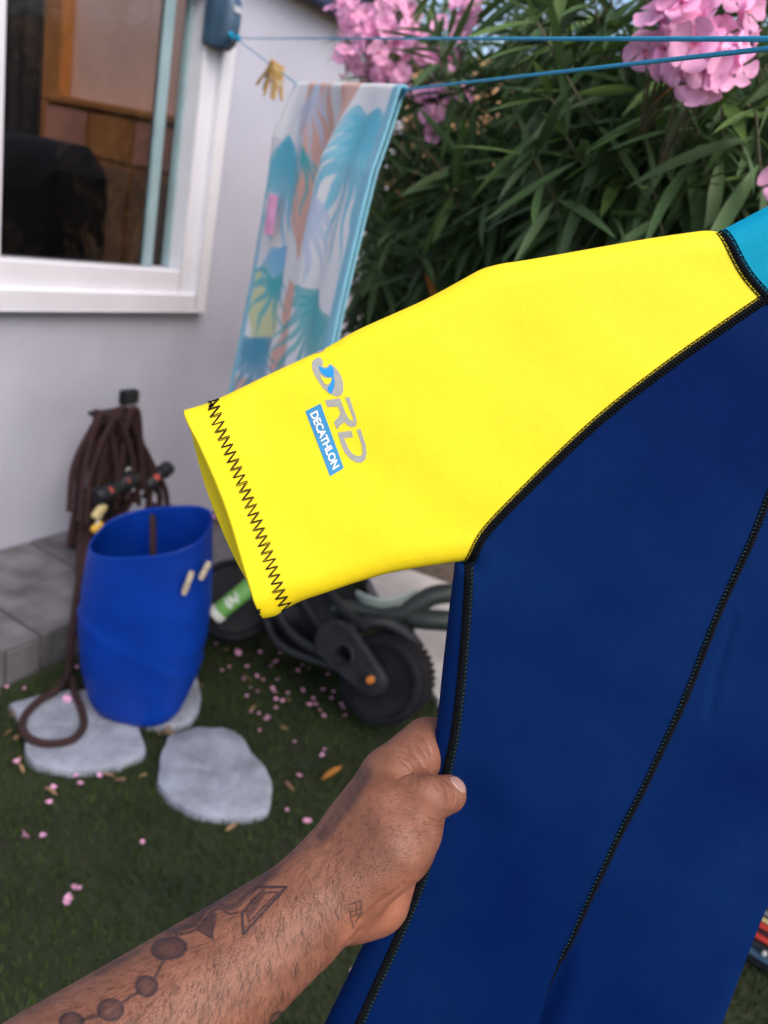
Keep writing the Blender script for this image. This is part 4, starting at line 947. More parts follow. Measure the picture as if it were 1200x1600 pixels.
# sleeve: front, back, and the inside seen through the open cuff
def sleeve(mir):
    hf, hb = hgt(sgf), hgt(sgb); T = .0024
    q1, q2 = (mirror(sgf), mirror(sgb)) if mir else (sgf, sgb)
    F = S(q1[..., 0], q1[..., 1], hf); B = S(q2[..., 0], q2[..., 1], -hb)
    b = MB(); b.grid(F, flip=not mir); b.grid(B, flip=mir)
    # lip: outer edge rolls over to the lining
    ring = np.vstack([F[0], B[0][::-1][1:-1]]); ring2 = np.vstack([F[1], B[1][::-1][1:-1]]); c = ring.mean(0)
    axd = norm((ring-ring2).mean(0)); nr = len(ring)
    loops = [ring]
    cl0 = (F[0]+B[0])/2; fu0 = np.vstack([cl0, cl0[::-1][1:-1]]); dv0 = fu0-ring; ln0 = np.linalg.norm(dv0, axis=1, keepdims=True)
    for a, dz in ((.25, .0007), (.5, .0010), (.75, .0008), (1, .0)): loops.append(ring+dv0/np.maximum(ln0, 1e-6)*np.minimum(T*a, ln0*.9)+axd*dz)
    for r_ in (2, 5, 9, 14, 20, 28):
        rg = np.vstack([F[r_], B[r_][::-1][1:-1]]); N_ = np.zeros_like(rg); half = NV
        cl_ = (F[r_]+B[r_])/2; full = np.vstack([cl_, cl_[::-1][1:-1]]); dv = full-rg; ln = np.linalg.norm(dv, axis=1, keepdims=True)
        loops.append(rg+dv/np.maximum(ln, 1e-6)*np.minimum(T, ln*.9))
    b.grid(np.array(loops), closev=True, flip=mir)
    o = obj('sleeve', b, M['neo_yellow'], suit, smooth=True, label='yellow left sleeve with zigzag stitched cuff' if not mir else None)
    return o
sl = sleeve(False); sleeve(True)
for mir in (False, True):
    panel('front_panel', g_front, 'neo_blue', 1, mir); panel('side_panel', g_side, 'neo_blue', 1, mir); panel('centre_panel', g_cent, 'neo_blue', 1, mir)
    panel('shoulder_panel', g_shou, 'neo_teal', 1, mir, label='turquoise shoulder panel')
    panel('back_panel', g_front, 'neo_back', -1, mir); panel('back_side_panel', g_side, 'neo_blue', -1, mir); panel('back_centre_panel', g_cent, 'neo_back', -1, mir); panel('back_shoulder_panel', g_shou, 'neo_teal', -1, mir)
# seams: a raised black band with loops of thread down both edges
def along(p, n): return cm(p, n)
def offs(c, w):
    t = np.gradient(c, axis=0); t /= np.linalg.norm(t, axis=1, keepdims=True); return c+np.stack([-t[:, 1], t[:, 0]], 1)*w
def on(c, e): return S(c[:, 0], c[:, 1], hgt(c)+e)
def seam(poly, w, step, left=True, right=True, teal=False, taper=None, mir=False):
    L = np.linalg.norm(np.diff(cm(poly, 200), axis=0), axis=1).sum(); n = max(20, int(L/5)); c = cm(poly, n); tp = np.ones(n) if taper is None else np.interp(np.linspace(0, 1, n), *taper)
    rows = []
    for a, e in ((-1, -.0002), (-.85, .0005), (-.4, .0009), (0, .0007), (.4, .0009), (.85, .0005), (1, -.0002)):
        t = np.gradient(c, axis=0); t /= np.linalg.norm(t, axis=1, keepdims=True); q = c+np.stack([-t[:, 1], t[:, 0]], 1)*(w*a*tp)[:, None]
        hq = hgt(q)+e*np.minimum(1, tp*1.2); q = mirror(q) if mir else q; rows.append(S(q[:, 0], q[:, 1], hq))
    b = MB(); b.grid(np.array(rows).transpose(1, 0, 2), flip=not mir); o = obj('seam', b, M['rope_neoprene_black'], suit, smooth=True)
    th = MB(); m = int(L/step)
    cc = cm(poly, m*4+1); tt = np.interp(np.linspace(0, 1, m*4+1), np.linspace(0, 1, n), tp); tg = np.gradient(cc, axis=0); tg /= np.linalg.norm(tg, axis=1, keepdims=True); nn_ = np.stack([-tg[:, 1], tg[:, 0]], 1)
    for side, on_ in ((-1, left), (1, right)):
        if not on_: continue
        ph = np.tile([.45, 1.25, 1.75, 1.25], m+1)[:m*4+1]; q = cc+nn_*(side*w*ph*tt)[:, None]
        th.tube(S(q[:, 0], q[:, 1], hgt(q)+.0006), .00032, 4)
        q = cc+nn_*(side*w*1.75*tt)[:, None]; th.tube(S(q[:, 0], q[:, 1], hgt(q)+.0004), .00026, 4)
    if th.n: obj('stitching', th, M['thread_teal' if teal else 'rope_neoprene_black'], o, kind='stuff', smooth=True)
    return o
seam(RAG, 4.2, 8.0, right=False)
seam(offs(cm(RAG, 60), 5), 3.2, 8.0, left=False, right=False)
seam(TEA, 5.0, 9.0)
seam(YOK, 5.5, 9.0)
seam(SID, 7.5, 8.0, left=False, right=False)
seam(PRI[:11], 6.0, 8.0, left=False, right=False, taper=([0, .75, .93, 1], [1, .85, .45, .1]))
for pl_ in (offs(cm(RAG, 60), 3), TEA, YOK, SID, PRI[:11]): seam(pl_, 7.0, 8.0, left=False, right=False, mir=True)
# rows of thread on the blue seams: fine dashes
def dashes(poly, w, step, mt='thread_teal', r=.0002, amp=1.4, nm='thread'):
    L = np.linalg.norm(np.diff(cm(poly, 200), axis=0), axis=1).sum(); m = int(L/step); c = cm(poly, m*2+1); tg = np.gradient(c, axis=0); tg /= np.linalg.norm(tg, axis=1, keepdims=True); nn_ = np.stack([-tg[:, 1], tg[:, 0]], 1)
    th = MB(); 
    for k in range(m):
        q = np.array([c[2*k]+nn_[2*k]*(w-amp), c[2*k+1]+nn_[2*k+1]*(w+amp)]); th.tube(S(q[:, 0], q[:, 1], hgt(q)+.0012), r, 4)
    obj('stitching', th, M[mt], suit, kind='stuff', smooth=True)
dashes(cm(RAG, 60), 4.0, 5.5, 'rope_neoprene_black', .0005, 3.6); dashes(YOK, 0, 5.5, 'rope_neoprene_black', .0005, 4.0); dashes(TEA, 0, 5.5, 'rope_neoprene_black', .0005, 4.0); dashes(SID, -4.2, 6.5); dashes(SID, 1.5, 5.5, 'rope_neoprene_black', .0006, 4.5); dashes(PRI[:10], -1.0, 5.5, 'rope_neoprene_black', .0006, 4.0); dashes(PRI[:10], 4.0, 6.5)
# zigzag thread round the cuff
zz = cm(np.array([(334, 622), (352, 668), (380, 740), (408, 815), (432, 885), (450, 948)]), 400)
def zig(amp, n, ph, r, jit):
    L = np.linspace(0, 1, 2*n+1); c = np.stack([np.interp(L, np.linspace(0, 1, 400), zz[:, k]) for k in (0, 1)], 1)
    tg = np.gradient(c, axis=0); tg /= np.linalg.norm(tg, axis=1, keepdims=True); nn_ = np.stack([-tg[:, 1], tg[:, 0]], 1)
    s_ = np.where(np.arange(2*n+1) % 2 == 0, 1, -1)*amp*(1+rng.normal(0, .05, 2*n+1)); q = c+nn_*s_[:, None]+tg*(rng.normal(0, jit, 2*n+1)+ph+s_*.28)[:, None]
    qq = np.vstack([q[i]+(q[i+1]-q[i])*t for i in range(len(q)-1) for t in (0, .25, .5, .75)]+[q[-1]])
    return S(qq[:, 0], qq[:, 1], np.maximum(hgt(qq), .0008)+.0004), r
th = MB()
for a in ((9.5, 28, 0, .00031, .35), (9.3, 28, 1.6, .00024, .35)):
    p_, r_ = zig(*a); th.tube(p_, r_, 5)
for (x0, y0, x1, y1) in ((329, 627, 338, 634), (331, 635, 341, 628), (406, 944, 412, 950), (406, 951, 412, 944)):
    q = np.array([(x0, y0), (x1, y1)], float); th.tube(S(q[:, 0], q[:, 1], np.maximum(hgt(q), .001)+.0012), .0006, 5)
obj('stitching', th, M['rope_neoprene_black'], sl, kind='stuff', smooth=True, label='black zigzag stitching round the cuff')

# printed emblem and lettering on the sleeve (coordinates of the print measured on the sleeve)
def cc_(pts): return np.array([(450+x/6.4, 520+y/6.4) for x, y in pts])
def decal(name, poly, mt, e=.00025, hole=None, parent=None):
    p = np.asarray(poly, float)
    cu = bpy.data.curves.new(name, 'CURVE'); cu.dimensions = '2D'; cu.fill_mode = 'BOTH'
    for pl in [p]+([np.asarray(h_, float) for h_ in hole] if hole else []):
        s_ = cu.splines.new('POLY'); s_.points.add(len(pl)-1); s_.use_cyclic_u = True
        for i, q in enumerate(pl): s_.points[i].co = (q[0], -q[1], 0, 1)
    t = bpy.data.objects.new(name, cu); COL.objects.link(t); dg = bpy.context.evaluated_depsgraph_get(); me = bpy.data.meshes.new_from_object(t.evaluated_get(dg)); bpy.data.objects.remove(t)
    return decal_mesh(name, me, lambda v: np.stack([v[:, 0], -v[:, 1]], 1), mt, e, parent)
def decal_mesh(name, me, f, mt, e, parent):
    bm = bmesh.new(); bm.from_mesh(me)
    q = f(np.array([v.co for v in bm.verts]))
    for v, p in zip(bm.verts, q): v.co = (p[0], p[1], 0)
    for _ in range(4):
        bmesh.ops.triangulate(bm, faces=bm.faces[:])
        lg = [e_ for e_ in bm.edges if e_.calc_length() > 7]
        if not lg: break
        bmesh.ops.subdivide_edges(bm, edges=lg, cuts=1)
    bmesh.ops.triangulate(bm, faces=bm.faces[:]); bm.to_mesh(me); bm.free(); f = lambda v: v[:, :2]
    v = np.array([q.co for q in me.vertices]); q = f(v); W_ = S(q[:, 0], q[:, 1], hgt(q)+e); fc = [tuple(p.vertices) for p in me.polygons]
    bpy.data.meshes.remove(me); b = MB(); b.add(W_, fc)
    return obj(name, b, M[mt], parent or sl, smooth=False)
em = decal('emblem', cc_(catmull([(290, 262), (330, 252), (352, 275), (372, 310), (360, 335), (385, 352), (415, 345), (435, 318), (480, 345), (525, 400), (558, 470), (568, 545), (560, 605), (530, 634), (490, 634), (440, 612), (385, 570), (325, 490), (280, 410), (258, 340), (262, 290), (290, 262)], 70)[:-1]), 'grey_print')
decal('wave_print', cc_(catmull([(322, 335), (370, 360), (415, 360), (445, 332), (470, 370), (476, 430), (450, 448), (400, 440), (350, 400), (322, 335)], 40)[:-1]), 'blue_print', .0005, parent=em)
decal('wave_print', cc_(catmull([(476, 440), (482, 520), (462, 590), (440, 610), (415, 560), (440, 520), (458, 480), (462, 446), (476, 440)], 30)[:-1]), 'blue_print', .0005, parent=em)
decal('wave_gap', cc_(catmull([(335, 420), (370, 450), (420, 462), (452, 458), (440, 500), (405, 522), (370, 490), (335, 420)], 30)[:-1]), 'neo_yellow', .00055, parent=em)
decal('letter', cc_([(390, 675), (535, 655), (590, 800), (625, 860), (660, 882), (662, 850), (585, 645), (628, 645), (690, 840), (698, 890), (690, 925), (655, 942), (615, 925), (580, 890), (545, 910), (505, 960), (475, 890), (520, 840), (540, 800), (515, 735), (415, 742)]), 'grey_print')
decal('letter', cc_([(510, 992), (645, 972), (662, 1035), (575, 1048), (610, 1140), (650, 1195), (700, 1222), (735, 1222), (755, 1190), (745, 1110), (697, 965), (735, 955), (785, 1110), (795, 1195), (780, 1260), (740, 1288), (690, 1285), (630, 1250), (580, 1190), (545, 1110)]), 'grey_print')
decal('letter', np.array([(484, 556), (492, 552), (499, 552), (507, 549), (510, 543.5), (497, 549)]), 'grey_print', .0004)
bx = decal('logo_box', cc_([(195, 782), (345, 706), (570, 1340), (435, 1422)]), 'blue_box')
def text_on(txt, c0, c1, c2, c3, mt, e, parent, bold=.034):
    cu = bpy.data.curves.new('lettering', 'FONT'); cu.body = txt; cu.offset = bold; cu.fill_mode = 'FRONT'; cu.resolution_u = 3; cu.space_character = .93
    t = bpy.data.objects.new('lettering', cu); COL.objects.link(t); dg = bpy.context.evaluated_depsgraph_get(); me = bpy.data.meshes.new_from_object(t.evaluated_get(dg)); bpy.data.objects.remove(t)
    v = np.array([q.co for q in me.vertices]); lo, hi = v[:, :2].min(0), v[:, :2].max(0)
    def f(v):
        u = (v[:, 0]-lo[0])/(hi[0]-lo[0]); w = (v[:, 1]-lo[1])/(hi[1]-lo[1]); u, w = u[:, None], w[:, None]
        return (1-u)*((1-w)*c0+w*c3)+u*((1-w)*c1+w*c2)
    return decal_mesh('lettering', me, f, mt, e, parent)
q = cc_([(240, 808), (462, 1362), (530, 1318), (312, 770)])
text_on('DECATHLON', q[0], q[1], q[2], q[3], 'white_print', .0006, bx)

# hanger that carries the suit on the line, beyond the frame
hk = E2+(E2-TR)*.15; hg = empty('coat_hanger', hk, 'plain wire coat hanger carrying the wetsuit on the line', 'coat hanger')
mb = MB(); nk = S(1467, 330, 0.0); mb.tube(catmull(np.array([hk-[.012, 0, .012], hk+[-.008, 0, .006], hk+[.004, 0, .006], hk+[.01, 0, -.008], (hk+nk)/2, nk]), 30), .0018, 6); obj('hook', mb, M['steel'], hg)
for mr in (False, True):
    q = np.array([(1467, 330), (1350, 330), (1250, 345), (1180, 385)], float); q = mirror(q) if mr else q
    mb = MB(); mb.tube(S(q[:, 0], q[:, 1], np.zeros(4)), .0022, 6); obj('arm', mb, M['steel'], hg)

# ------------------------------------------------------------------ the forearm and hand that hold the suit
def cs(x, y, t): return np.array([(x-600)/FPX*t, (y-800)/FPX*t, t])
def chain(*pts): return [(cs(*a[:3]), a[3]*a[2]/FPX, cs(*b_[:3]), b_[3]*b_[2]/FPX) for a, b_ in zip(pts[:-1], pts[1:])]
def wc_(p): d = np.asarray(p)-CAM; return np.array([d@cR, -(d@cU), d@cF])
k_f = .016
elb = (-150, 1885, .345, 150)
prims = []
def limb(k, *pts): prims.append((chain(*pts), k))
sh = wc_([-.23, .02, 1.27]); e3 = cs(*elb[:3])
limb(.02, elb, (70, 1720, .375, 132), (230, 1606, .405, 112), (372, 1506, .435, 97), (465, 1432, .455, 82), (512, 1392, .468, 74))
prims.append(([(e3, .043, sh, .050)], .02))
W_ = (520, 1380, .472, 68)
limb(.014, W_, (562, 1302, .485, 62), (612, 1219, .505, 49))
limb(.014, (530, 1385, .482, 62), (606, 1230, .530, 47))
limb(.012, (540, 1395, .490, 57), (604, 1248, .552, 44))
limb(.012, (550, 1405, .495, 53), (600, 1275, .572, 40))
limb(.012, (553, 1402, .485, 54), (592, 1408, .492, 48), (612, 1350, .535, 44))
limb(.010, (565, 1368, .462, 58), (614, 1322, .466, 63), (636, 1294, .474, 51))
limb(.010, (600, 1268, .480, 56), (630, 1296, .474, 53))
limb(.006, (612, 1217, .505, 48), (668, 1164, .533, 43), (745, 1165, .553, 35), (800, 1195, .552, 29))
limb(.005, (606, 1230, .530, 44), (690, 1210, .565, 36), (775, 1225, .570, 32), (825, 1260, .562, 27))
limb(.005, (604, 1248, .552, 42), (690, 1262, .580, 33), (770, 1290, .577, 30), (812, 1320, .567, 26))
limb(.005, (600, 1275, .572, 38), (675, 1310, .591, 29), (740, 1345, .582, 26), (772, 1370, .572, 22))
limb(.004, (636, 1294, .475, 49), (662, 1248, .486, 42), (699, 1241, .497, 30))
def arm_mesh(vox=.0013):
    A = np.array([q for p, _ in prims for g_ in p for q in (g_[0], g_[2])]); rr = max(max(g_[1], g_[3]) for p, _ in prims for g_ in p)+.012
    lo, hi = A.min(0)-rr, A.max(0)+rr; n = np.ceil((hi-lo)/vox).astype(int)+1
    f = np.full(n, .05, np.float32); ax_ = [lo[k]+vox*np.arange(n[k]) for k in range(3)]
    def sub(a, b_, m):
        i0 = np.maximum(0, np.floor((np.minimum(a, b_)-m-lo)/vox).astype(int)); i1 = np.minimum(n, np.ceil((np.maximum(a, b_)+m-lo)/vox).astype(int)+1)
        sl_ = tuple(slice(i0[k], i1[k]) for k in range(3)); return sl_, np.meshgrid(*[ax_[k][sl_[k]].astype(np.float32) for k in range(3)], indexing='ij', sparse=True)
    for segs, k in prims:
        ends = np.array([q for g_ in segs for q in (g_[0], g_[2])]); mr = max(max(g_[1], g_[3]) for g_ in segs)
        sl_, (x, y, z) = sub(ends.min(0), ends.max(0), mr+.028); d = None
        for (a, ra, b_, rb) in segs:
            ab = b_-a; L2 = ab@ab+1e-12
            h = np.clip(((x-a[0])*ab[0]+(y-a[1])*ab[1]+(z-a[2])*ab[2])/L2, 0, 1)
            dd = np.sqrt((x-a[0]-h*ab[0])**2+(y-a[1]-h*ab[1])**2+(z-a[2]-h*ab[2])**2)-(ra+(rb-ra)*h); d = dd if d is None else np.minimum(d, dd)
        o = f[sl_]; q = np.maximum(k-np.abs(o-d), 0)/k; f[sl_] = np.minimum(o, d)-q*q*k*.25
    # creases and small swellings of the skin
    def groove(p0, p1, w, depth):
        a, b_ = cs(*p0), cs(*p1); sl_, (x, y, z) = sub(a, b_, .03); ab = b_-a; L2 = ab@ab+1e-12
        h = np.clip(((x-a[0])*ab[0]+(y-a[1])*ab[1]+(z-a[2])*ab[2])/L2, 0, 1)
        d2 = (x-a[0]-h*ab[0])**2+(y-a[1]-h*ab[1])**2+((z-a[2]-h*ab[2])*.35)**2; f[sl_] += depth*np.exp(-d2/(w*w))
    groove((618, 1216, .474), (650, 1206, .480), .0028, .0040); groove((650, 1206, .482), (690, 1203, .50), .0026, .0030)
    groove((545, 1462, .455), (600, 1385, .455), .004, .0022)          # wrist to heel of the palm
    groove((505, 1500, .445), (560, 1440, .450), .003, -.0018)         # tendon
    # surface nets
    s_ = f < 0; c = [s_[i:n[0]-1+i, j:n[1]-1+j, k:n[2]-1+k] for i in (0, 1) for j in (0, 1) for k in (0, 1)]
    cnt_ = np.zeros(c[0].shape, np.int8)
    for q in c: cnt_ += q
    act = np.argwhere((cnt_ > 0) & (cnt_ < 8)); idm = np.full(c[0].shape, -1, np.int32); idm[tuple(act.T)] = np.arange(len(act))
    acc = np.zeros((len(act), 3)); num = np.zeros(len(act)); crn = [np.array([i, j, k]) for i in (0, 1) for j in (0, 1) for k in (0, 1)]; fv = [f[tuple((act+q).T)].astype(float) for q in crn]
    for i in range(8):
        for j in range(i+1, 8):
            if np.abs(crn[i]-crn[j]).sum() != 1: continue
            m = (fv[i] < 0) != (fv[j] < 0); t = fv[i][m]/(fv[i][m]-fv[j][m]); acc[m] += crn[i]+t[:, None]*(crn[j]-crn[i]); num[m] += 1
    V = lo+vox*(act+acc/num[:, None]); F = []
    for a in range(3):
        u, v = (a+1) % 3, (a+2) % 3; sA = [slice(None)]*3; sB = [slice(None)]*3; sA[a] = slice(0, n[a]-1); sB[a] = slice(1, n[a])
        e = np.argwhere(s_[tuple(sA)] != s_[tuple(sB)]); e = e[(e[:, u] > 0) & (e[:, v] > 0) & (e[:, u] < n[u]-1) & (e[:, v] < n[v]-1)]
        ins = s_[tuple(e.T)]; q = []
        for du, dv in ((1, 1), (0, 1), (0, 0), (1, 0)):
            w = e.copy(); w[:, u] -= du; w[:, v] -= dv; q.append(idm[tuple(w.T)])
        q = np.stack(q, 1); q[~ins] = q[~ins][:, ::-1]; F.append(q)
    F = np.vstack(F); F = F[(F >= 0).all(1)]
    Wd = CAM+V[:, :1]*cR-V[:, 1:2]*cU+V[:, 2:]*cF
    return Wd, F
AV, AF = arm_mesh()
person = empty('person', AV.mean(0)*[1, 1, 0]+[0, 0, AV[:, 2].min()], "person's tanned tattooed left forearm and hand gripping the edge of the wetsuit", 'person')
me = bpy.data.meshes.new('arm'); me.from_pydata((AV-org(person)).tolist(), [], AF.tolist()); me.polygons.foreach_set('use_smooth', [True]*len(AF))
arm = bpy.data.objects.new('arm', me); COL.objects.link(arm)
m1 = arm.modifiers.new('sm', 'SMOOTH'); m1.factor = .5; m1.iterations = 2
m2 = arm.modifiers.new('ss', 'SUBSURF'); m2.levels = m2.render_levels = 1
dg = bpy.context.evaluated_depsgraph_get(); me2 = bpy.data.meshes.new_from_object(arm.evaluated_get(dg)); arm.modifiers.clear(); arm.data = me2; bpy.data.meshes.remove(me); me2.name = 'arm'; me2.validate()
arm.parent = person
nv = len(me2.vertices); co = np.zeros(nv*3); me2.vertices.foreach_get('co', co); co = co.reshape(-1, 3)+org(person)
no = np.zeros(nv*3); me2.vertices.foreach_get('normal', no); no = no.reshape(-1, 3)
vx, vy, vq = proj(co); vw = co-CAM; vw /= np.linalg.norm(vw, axis=1, keepdims=True); facing = -(no*vw).sum(1)
px2 = np.stack([vx, vy], 1)
# fine folds of the skin: shallow lines pressed into the surface
def hc(pts): return [(480+x/4, 1080+y/4) for x, y in pts]
FOLD = [(hc([(620, 330), (665, 380), (700, 430), (728, 475)]), .9, 2.0), (hc([(648, 380), (690, 440), (712, 480)]), .6, 1.6), (hc([(700, 265), (745, 315), (768, 380)]), .55, 2.0), (hc([(660, 300), (710, 360), (745, 420)]), .35, 1.8), (hc([(585, 430), (630, 470), (660, 505)]), .5, 1.8), (hc([(560, 400), (620, 420)]), .3, 1.8),
        (hc([(565, 548), (605, 522), (650, 508)]), 1.0, 2.2), (hc([(770, 790), (830, 812), (862, 800)]), 1.3, 2.2), (hc([(735, 822), (800, 832), (860, 852)]), 1.0, 2.2), (hc([(700, 872), (780, 868), (850, 880)]), .5, 2.2), (hc([(690, 912), (760, 902), (840, 915)]), .35, 2.4), (hc([(700, 950), (770, 945), (820, 955)]), .25, 2.4),
        (hc([(850, 545), (900, 585), (925, 640), (920, 700)]), .35, 1.8), (hc([(820, 560), (860, 600), (880, 660)]), .3, 2.0), (hc([(790, 570), (830, 620)]), .25, 2.0),
        (hc([(600, 1205), (540, 1262), (450, 1322), (330, 1430)]), .5, 3.2), (hc([(640, 540), (620, 600)]), .25, 2), (hc([(690, 540), (680, 620)]), .25, 2), (hc([(740, 540), (740, 600)]), .2, 2)]
fm = (vx > 540) & (vx < 740) & (vy > 1110) & (vy < 1470) & (facing > .02); fi = np.where(fm)[0]; dsp = np.zeros(len(fi))
for pl, dp, w in FOLD:
    d_ = segdist(px2[fi], catmull(np.array(pl), 24)); dsp -= dp*.0011*np.exp(-(d_/w)**2)-dp*.00012*np.exp(-((d_-2.4*w)/(1.6*w))**2)
co[fi] += no[fi]*(dsp*np.clip(facing[fi]/.25, .25, 1))[:, None]
me2.vertices.foreach_set('co', (co-org(person)).ravel()); me2.update()
# tattoo ink, laid on the skin
ink = np.zeros(nv)
near = (vx > -60) & (vx < 760) & (vy > 1080) & (vy < 1700) & (facing > -.05); ii = np.where(near)[0]; pt = px2[ii]; I = np.zeros(len(ii))
def stroke(poly, w, a=.8):
    global I
    d = segdist(pt, np.asarray(poly, float)); I = np.maximum(I, a*np.clip(1.25-d/w, 0, 1))
def fill(poly, a, soft=None): 
    global I
    I = np.maximum(I, a*inpoly(pt, np.asarray(poly, float)))
def blob(cx, cy, rx, ry, rot, a):
    global I
    c_, s_ = math.cos(rot), math.sin(rot); u = ((pt[:, 0]-cx)*c_+(pt[:, 1]-cy)*s_)/rx; v = (-(pt[:, 0]-cx)*s_+(pt[:, 1]-cy)*c_)/ry; r_ = np.hypot(u, v)
    I = np.maximum(I, np.where(r_ < 1, a*(.40+.6*r_**2), 0)); I = np.maximum(I, np.clip(1-np.abs(r_-1)*min(rx, ry)/2.2, 0, 1)*.85)
blob(264, 1482, 27, 17, -.15, .78); blob(229, 1541, 17, 16, 0, .8); blob(173, 1578, 20, 17, 0, .75); blob(112, 1597, 19, 15, 0, .8); blob(432, 1592, 8, 12, .6, .6); blob(60, 1640, 18, 14, 0, .6)
for p in ([(256, 1499), (243, 1526)], [(214, 1551), (191, 1567)], [(154, 1587), (130, 1593)], [(276, 1466), (274, 1452)]): stroke(p, 2.2)
stroke([(447, 1386), (380, 1460), (378, 1425)], 2.4, .9); stroke([(447, 1386), (402, 1386), (394, 1394)], 2.4, .9); stroke([(435, 1394), (389, 1441), (385, 1420)], 1.8, .75); stroke([(435, 1394), (404, 1395)], 1.8, .7)
stroke([(381, 1424), (400, 1402), (412, 1390)], 3, .7); stroke([(391, 1410), (398, 1402), (404, 1408), (396, 1413), (391, 1406)], 1.6, .8); fill([(384, 1420), (400, 1400), (418, 1392), (398, 1424), (388, 1436)], .45)
stroke(catmull([(422, 1366), (405, 1382), (385, 1398), (370, 1412), (355, 1418), (340, 1410), (322, 1420), (305, 1440), (280, 1452), (264, 1455)], 40), 6.5, .62)
stroke(catmull([(372, 1425), (358, 1428), (344, 1420), (330, 1425), (312, 1448), (292, 1458), (270, 1458)], 30), 2, .8)
fill([(330, 1424), (340, 1428), (332, 1466), (318, 1455), (306, 1450)], .55); stroke([(331, 1430), (332, 1466), (308, 1452)], 2, .85)
stroke(catmull([(430, 1362), (400, 1378), (370, 1396), (330, 1414), (300, 1432)], 30), 9, .40); stroke([(215, 1487), (200, 1496), (176, 1508)], 5, .45); stroke([(170, 1512), (150, 1522)], 4, .35)
# dark band on the back of the hand, half turned away
hp_ = catmull(np.array([(480+x/4, 1080+y/4) for x, y in [(95, 905), (180, 800), (262, 690), (325, 590), (362, 512)]]), 30); dd_ = segdist(pt, hp_); I = np.maximum(I, .62*np.clip(1.3-dd_/11, 0, 1)*(.75+.25*np.sin(pt[:, 0]*.35)*np.sin(pt[:, 1]*.22)))
# small ladder mark on the inner wrist
for p in ([(548, 1413), (565, 1406)], [(546, 1420), (549, 1440)], [(563, 1406), (565, 1426)], [(549, 1425), (564, 1420)], [(548, 1432), (564, 1427)], [(556, 1412), (557, 1430)], [(550, 1440), (552, 1450)], [(565, 1426), (556, 1440)]): stroke(p, 1.5, .6)
I *= np.clip((facing[ii]+.05)/.12, 0, 1); I *= .85+.15*np.sin(pt[:, 0]*.9+pt[:, 1]*1.3); ink[ii] = np.clip(np.maximum(I, 0)**.72*1.08, 0, .96)
# paler, pinker skin: palm side, finger pads, folds
palm = np.zeros(nv); pts3 = pt
dpal = segdist(pt, np.array([(640., 1395), (600., 1440), (560., 1462)])); palm[ii] = np.clip(1.2-dpal/34, 0, 1)*np.clip((pt[:, 0]-.0-(1150-pt[:, 1])*-.0)/1, 0, 1)
attr = me2.color_attributes.new('skin_marks', 'FLOAT_COLOR', 'POINT'); knuck = np.zeros(nv); knuck[ii] = np.exp(-(segdist(pt, np.array([(560., 1235), (545., 1285)]))/22)**2)
attr.data.foreach_set('color', np.stack([ink, palm, knuck, np.ones(nv)], 1).ravel())
def skin():
    m = mat('skin', (.164, .064, .039), .48, .1, 60, sss=.06, base2=(.230, .096, .060), spec=.34); n, L, b = nodes(m)
    cr = [q for q in n if q.type == 'VALTORGB'][0]; at = n.new('ShaderNodeAttribute'); at.attribute_name = 'skin_marks'; sp = n.new('ShaderNodeSeparateColor'); L.new(at.outputs['Color'], sp.inputs[0])
    def mixc(a, col, fac):
        x = n.new('ShaderNodeMix'); x.data_type = 'RGBA'; x.inputs['B'].default_value = (*col, 1); L.new(a, x.inputs['A']); L.new(fac, x.inputs['Factor']); return x.outputs['Result']
    tc = n.new('ShaderNodeTexCoord'); fr_ = n.new('ShaderNodeTexNoise'); fr_.inputs['Scale'].default_value = 420; fr_.inputs['Detail'].default_value = 2; L.new(tc.outputs['Object'], fr_.inputs['Vector'])
    mr = n.new('ShaderNodeMapRange'); mr.inputs['From Min'].default_value = .60; mr.inputs['From Max'].default_value = .74; mr.inputs['To Max'].default_value = .35; L.new(fr_.outputs['Fac'], mr.inputs['Value'])
    c = mixc(cr.outputs[0], (.105, .038, .022), mr.outputs[0]); c = mixc(c, (.29, .11, .065), sp.outputs['Green']); 
    hf = n.new('ShaderNodeMath'); hf.operation = 'MULTIPLY'; hf.inputs[1].default_value = .45; L.new(sp.outputs['Blue'], hf.inputs[0]); c = mixc(c, (.26, .10, .05), hf.outputs[0])
    c = mixc(c, (.005, .009, .020), sp.outputs['Red']); L.new(c, b.inputs['Base Color'])
    v = n.new('ShaderNodeTexVoronoi'); v.inputs['Scale'].default_value = 900; L.new(tc.outputs['Object'], v.inputs['Vector']); w = n.new('ShaderNodeTexNoise'); w.inputs['Scale'].default_value = 170; w.inputs['Detail'].default_value = 5; L.new(tc.outputs['Object'], w.inputs['Vector'])
    b1 = n.new('ShaderNodeBump'); b1.inputs['Strength'].default_value = .35; b1.inputs['Distance'].default_value = .0007; L.new(v.outputs['Distance'], b1.inputs['Height'])
    b2 = n.new('ShaderNodeBump'); b2.inputs['Strength'].default_value = .35; b2.inputs['Distance'].default_value = .0016; L.new(w.outputs['Fac'], b2.inputs['Height']); L.new(b1.outputs[0], b2.inputs['Normal']); L.new(b2.outputs[0], b.inputs['Normal'])
    return m
M['skin'] = skin(); me2.materials.append(M['skin'])
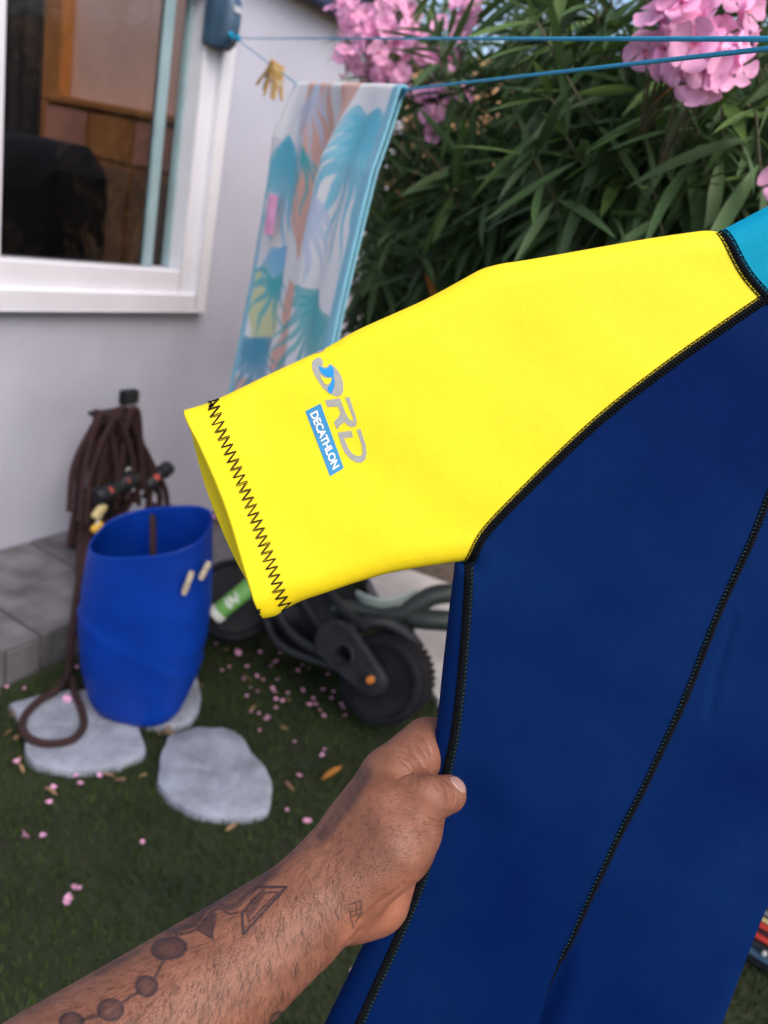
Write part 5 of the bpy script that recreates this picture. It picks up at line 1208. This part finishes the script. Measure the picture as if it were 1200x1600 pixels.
# nail and hair
bvh = BVHTree.FromPolygons([tuple(p) for p in co], [tuple(p.vertices) for p in me2.polygons])
def hit(x, y):
    d = norm(ray(x, y)); h_ = bvh.ray_cast(Vector(CAM), Vector(d)); return (np.array(h_[0]), np.array(h_[1])) if h_[0] is not None else (None, None)
nl = np.array([(701, 1213), (712, 1214), (722, 1222), (727, 1232), (726, 1240), (719, 1238), (711, 1229), (704, 1220)], float); c_ = nl.mean(0)
rows = []
for k in (0, .35, .7, .92, 1.0):
    row = []
    for q in catmull(np.vstack([nl, nl[:1]]), 25)[:-1]:
        a = c_+(q-c_)*k; pz, nn_ = hit(*a)
        if pz is None:
            for back in (.85, .7, .5):
                pz, nn_ = hit(*(c_+(q-c_)*k*back))
                if pz is not None: break
        row.append(pz+nn_*(.0009 if k < .95 else -.0004))
    rows.append(row)
mb = MB(); mb.grid(np.array(rows), closev=True); obj('nail', mb, M['nail'], person, smooth=True)
hb = MB(); hr = np.random.default_rng(3); made = 0; tries = 0
while made < 2600 and tries < 20000:
    tries += 1; x, y = hr.uniform(20, 690), hr.uniform(1180, 1640); pz, nn_ = hit(x, y)
    if pz is None: continue
    dens = 1.0 if x < 560 else (1.0 if y > 1225 and x < 660 else .15)
    if palm[ii[np.argmin(((pt-[x, y])**2).sum(1))]] > .3 if made % 3 == 0 else False: continue
    if x > 520 and y > 1150+.0*x and (x-545)*.86+(y-1455)*.5 > -12 and y > 1370: continue
    if hr.random() > dens: continue
    ang = (1.95 if x < 430 else 1.75)+hr.normal(0, .28)-.0006*(x-300)
    if x > 560: ang = 2.5+hr.normal(0, .4)
    L_ = hr.uniform(.003, .0105)*(1 if x < 540 else .42); dr = cR*math.cos(ang)-cU*math.sin(ang); dr = dr-nn_*(dr@nn_); dr = norm(dr); sd_ = norm(np.cross(dr, nn_)); cv = hr.normal(0, .18)
    p0 = pz-nn_*.0002; p1 = pz+dr*L_*.5+sd_*L_*cv*.3+nn_*.0007; p2 = pz+dr*L_+sd_*L_*cv+nn_*.0006; w_ = hr.uniform(.00004, .00008)
    hb.add([p0-sd_*w_, p0+sd_*w_, p1-sd_*w_*.9, p1+sd_*w_*.9, p2], [(0, 1, 3, 2), (2, 3, 4)]); made += 1
obj('hair', hb, M['hair'], person, kind='stuff', smooth=False)
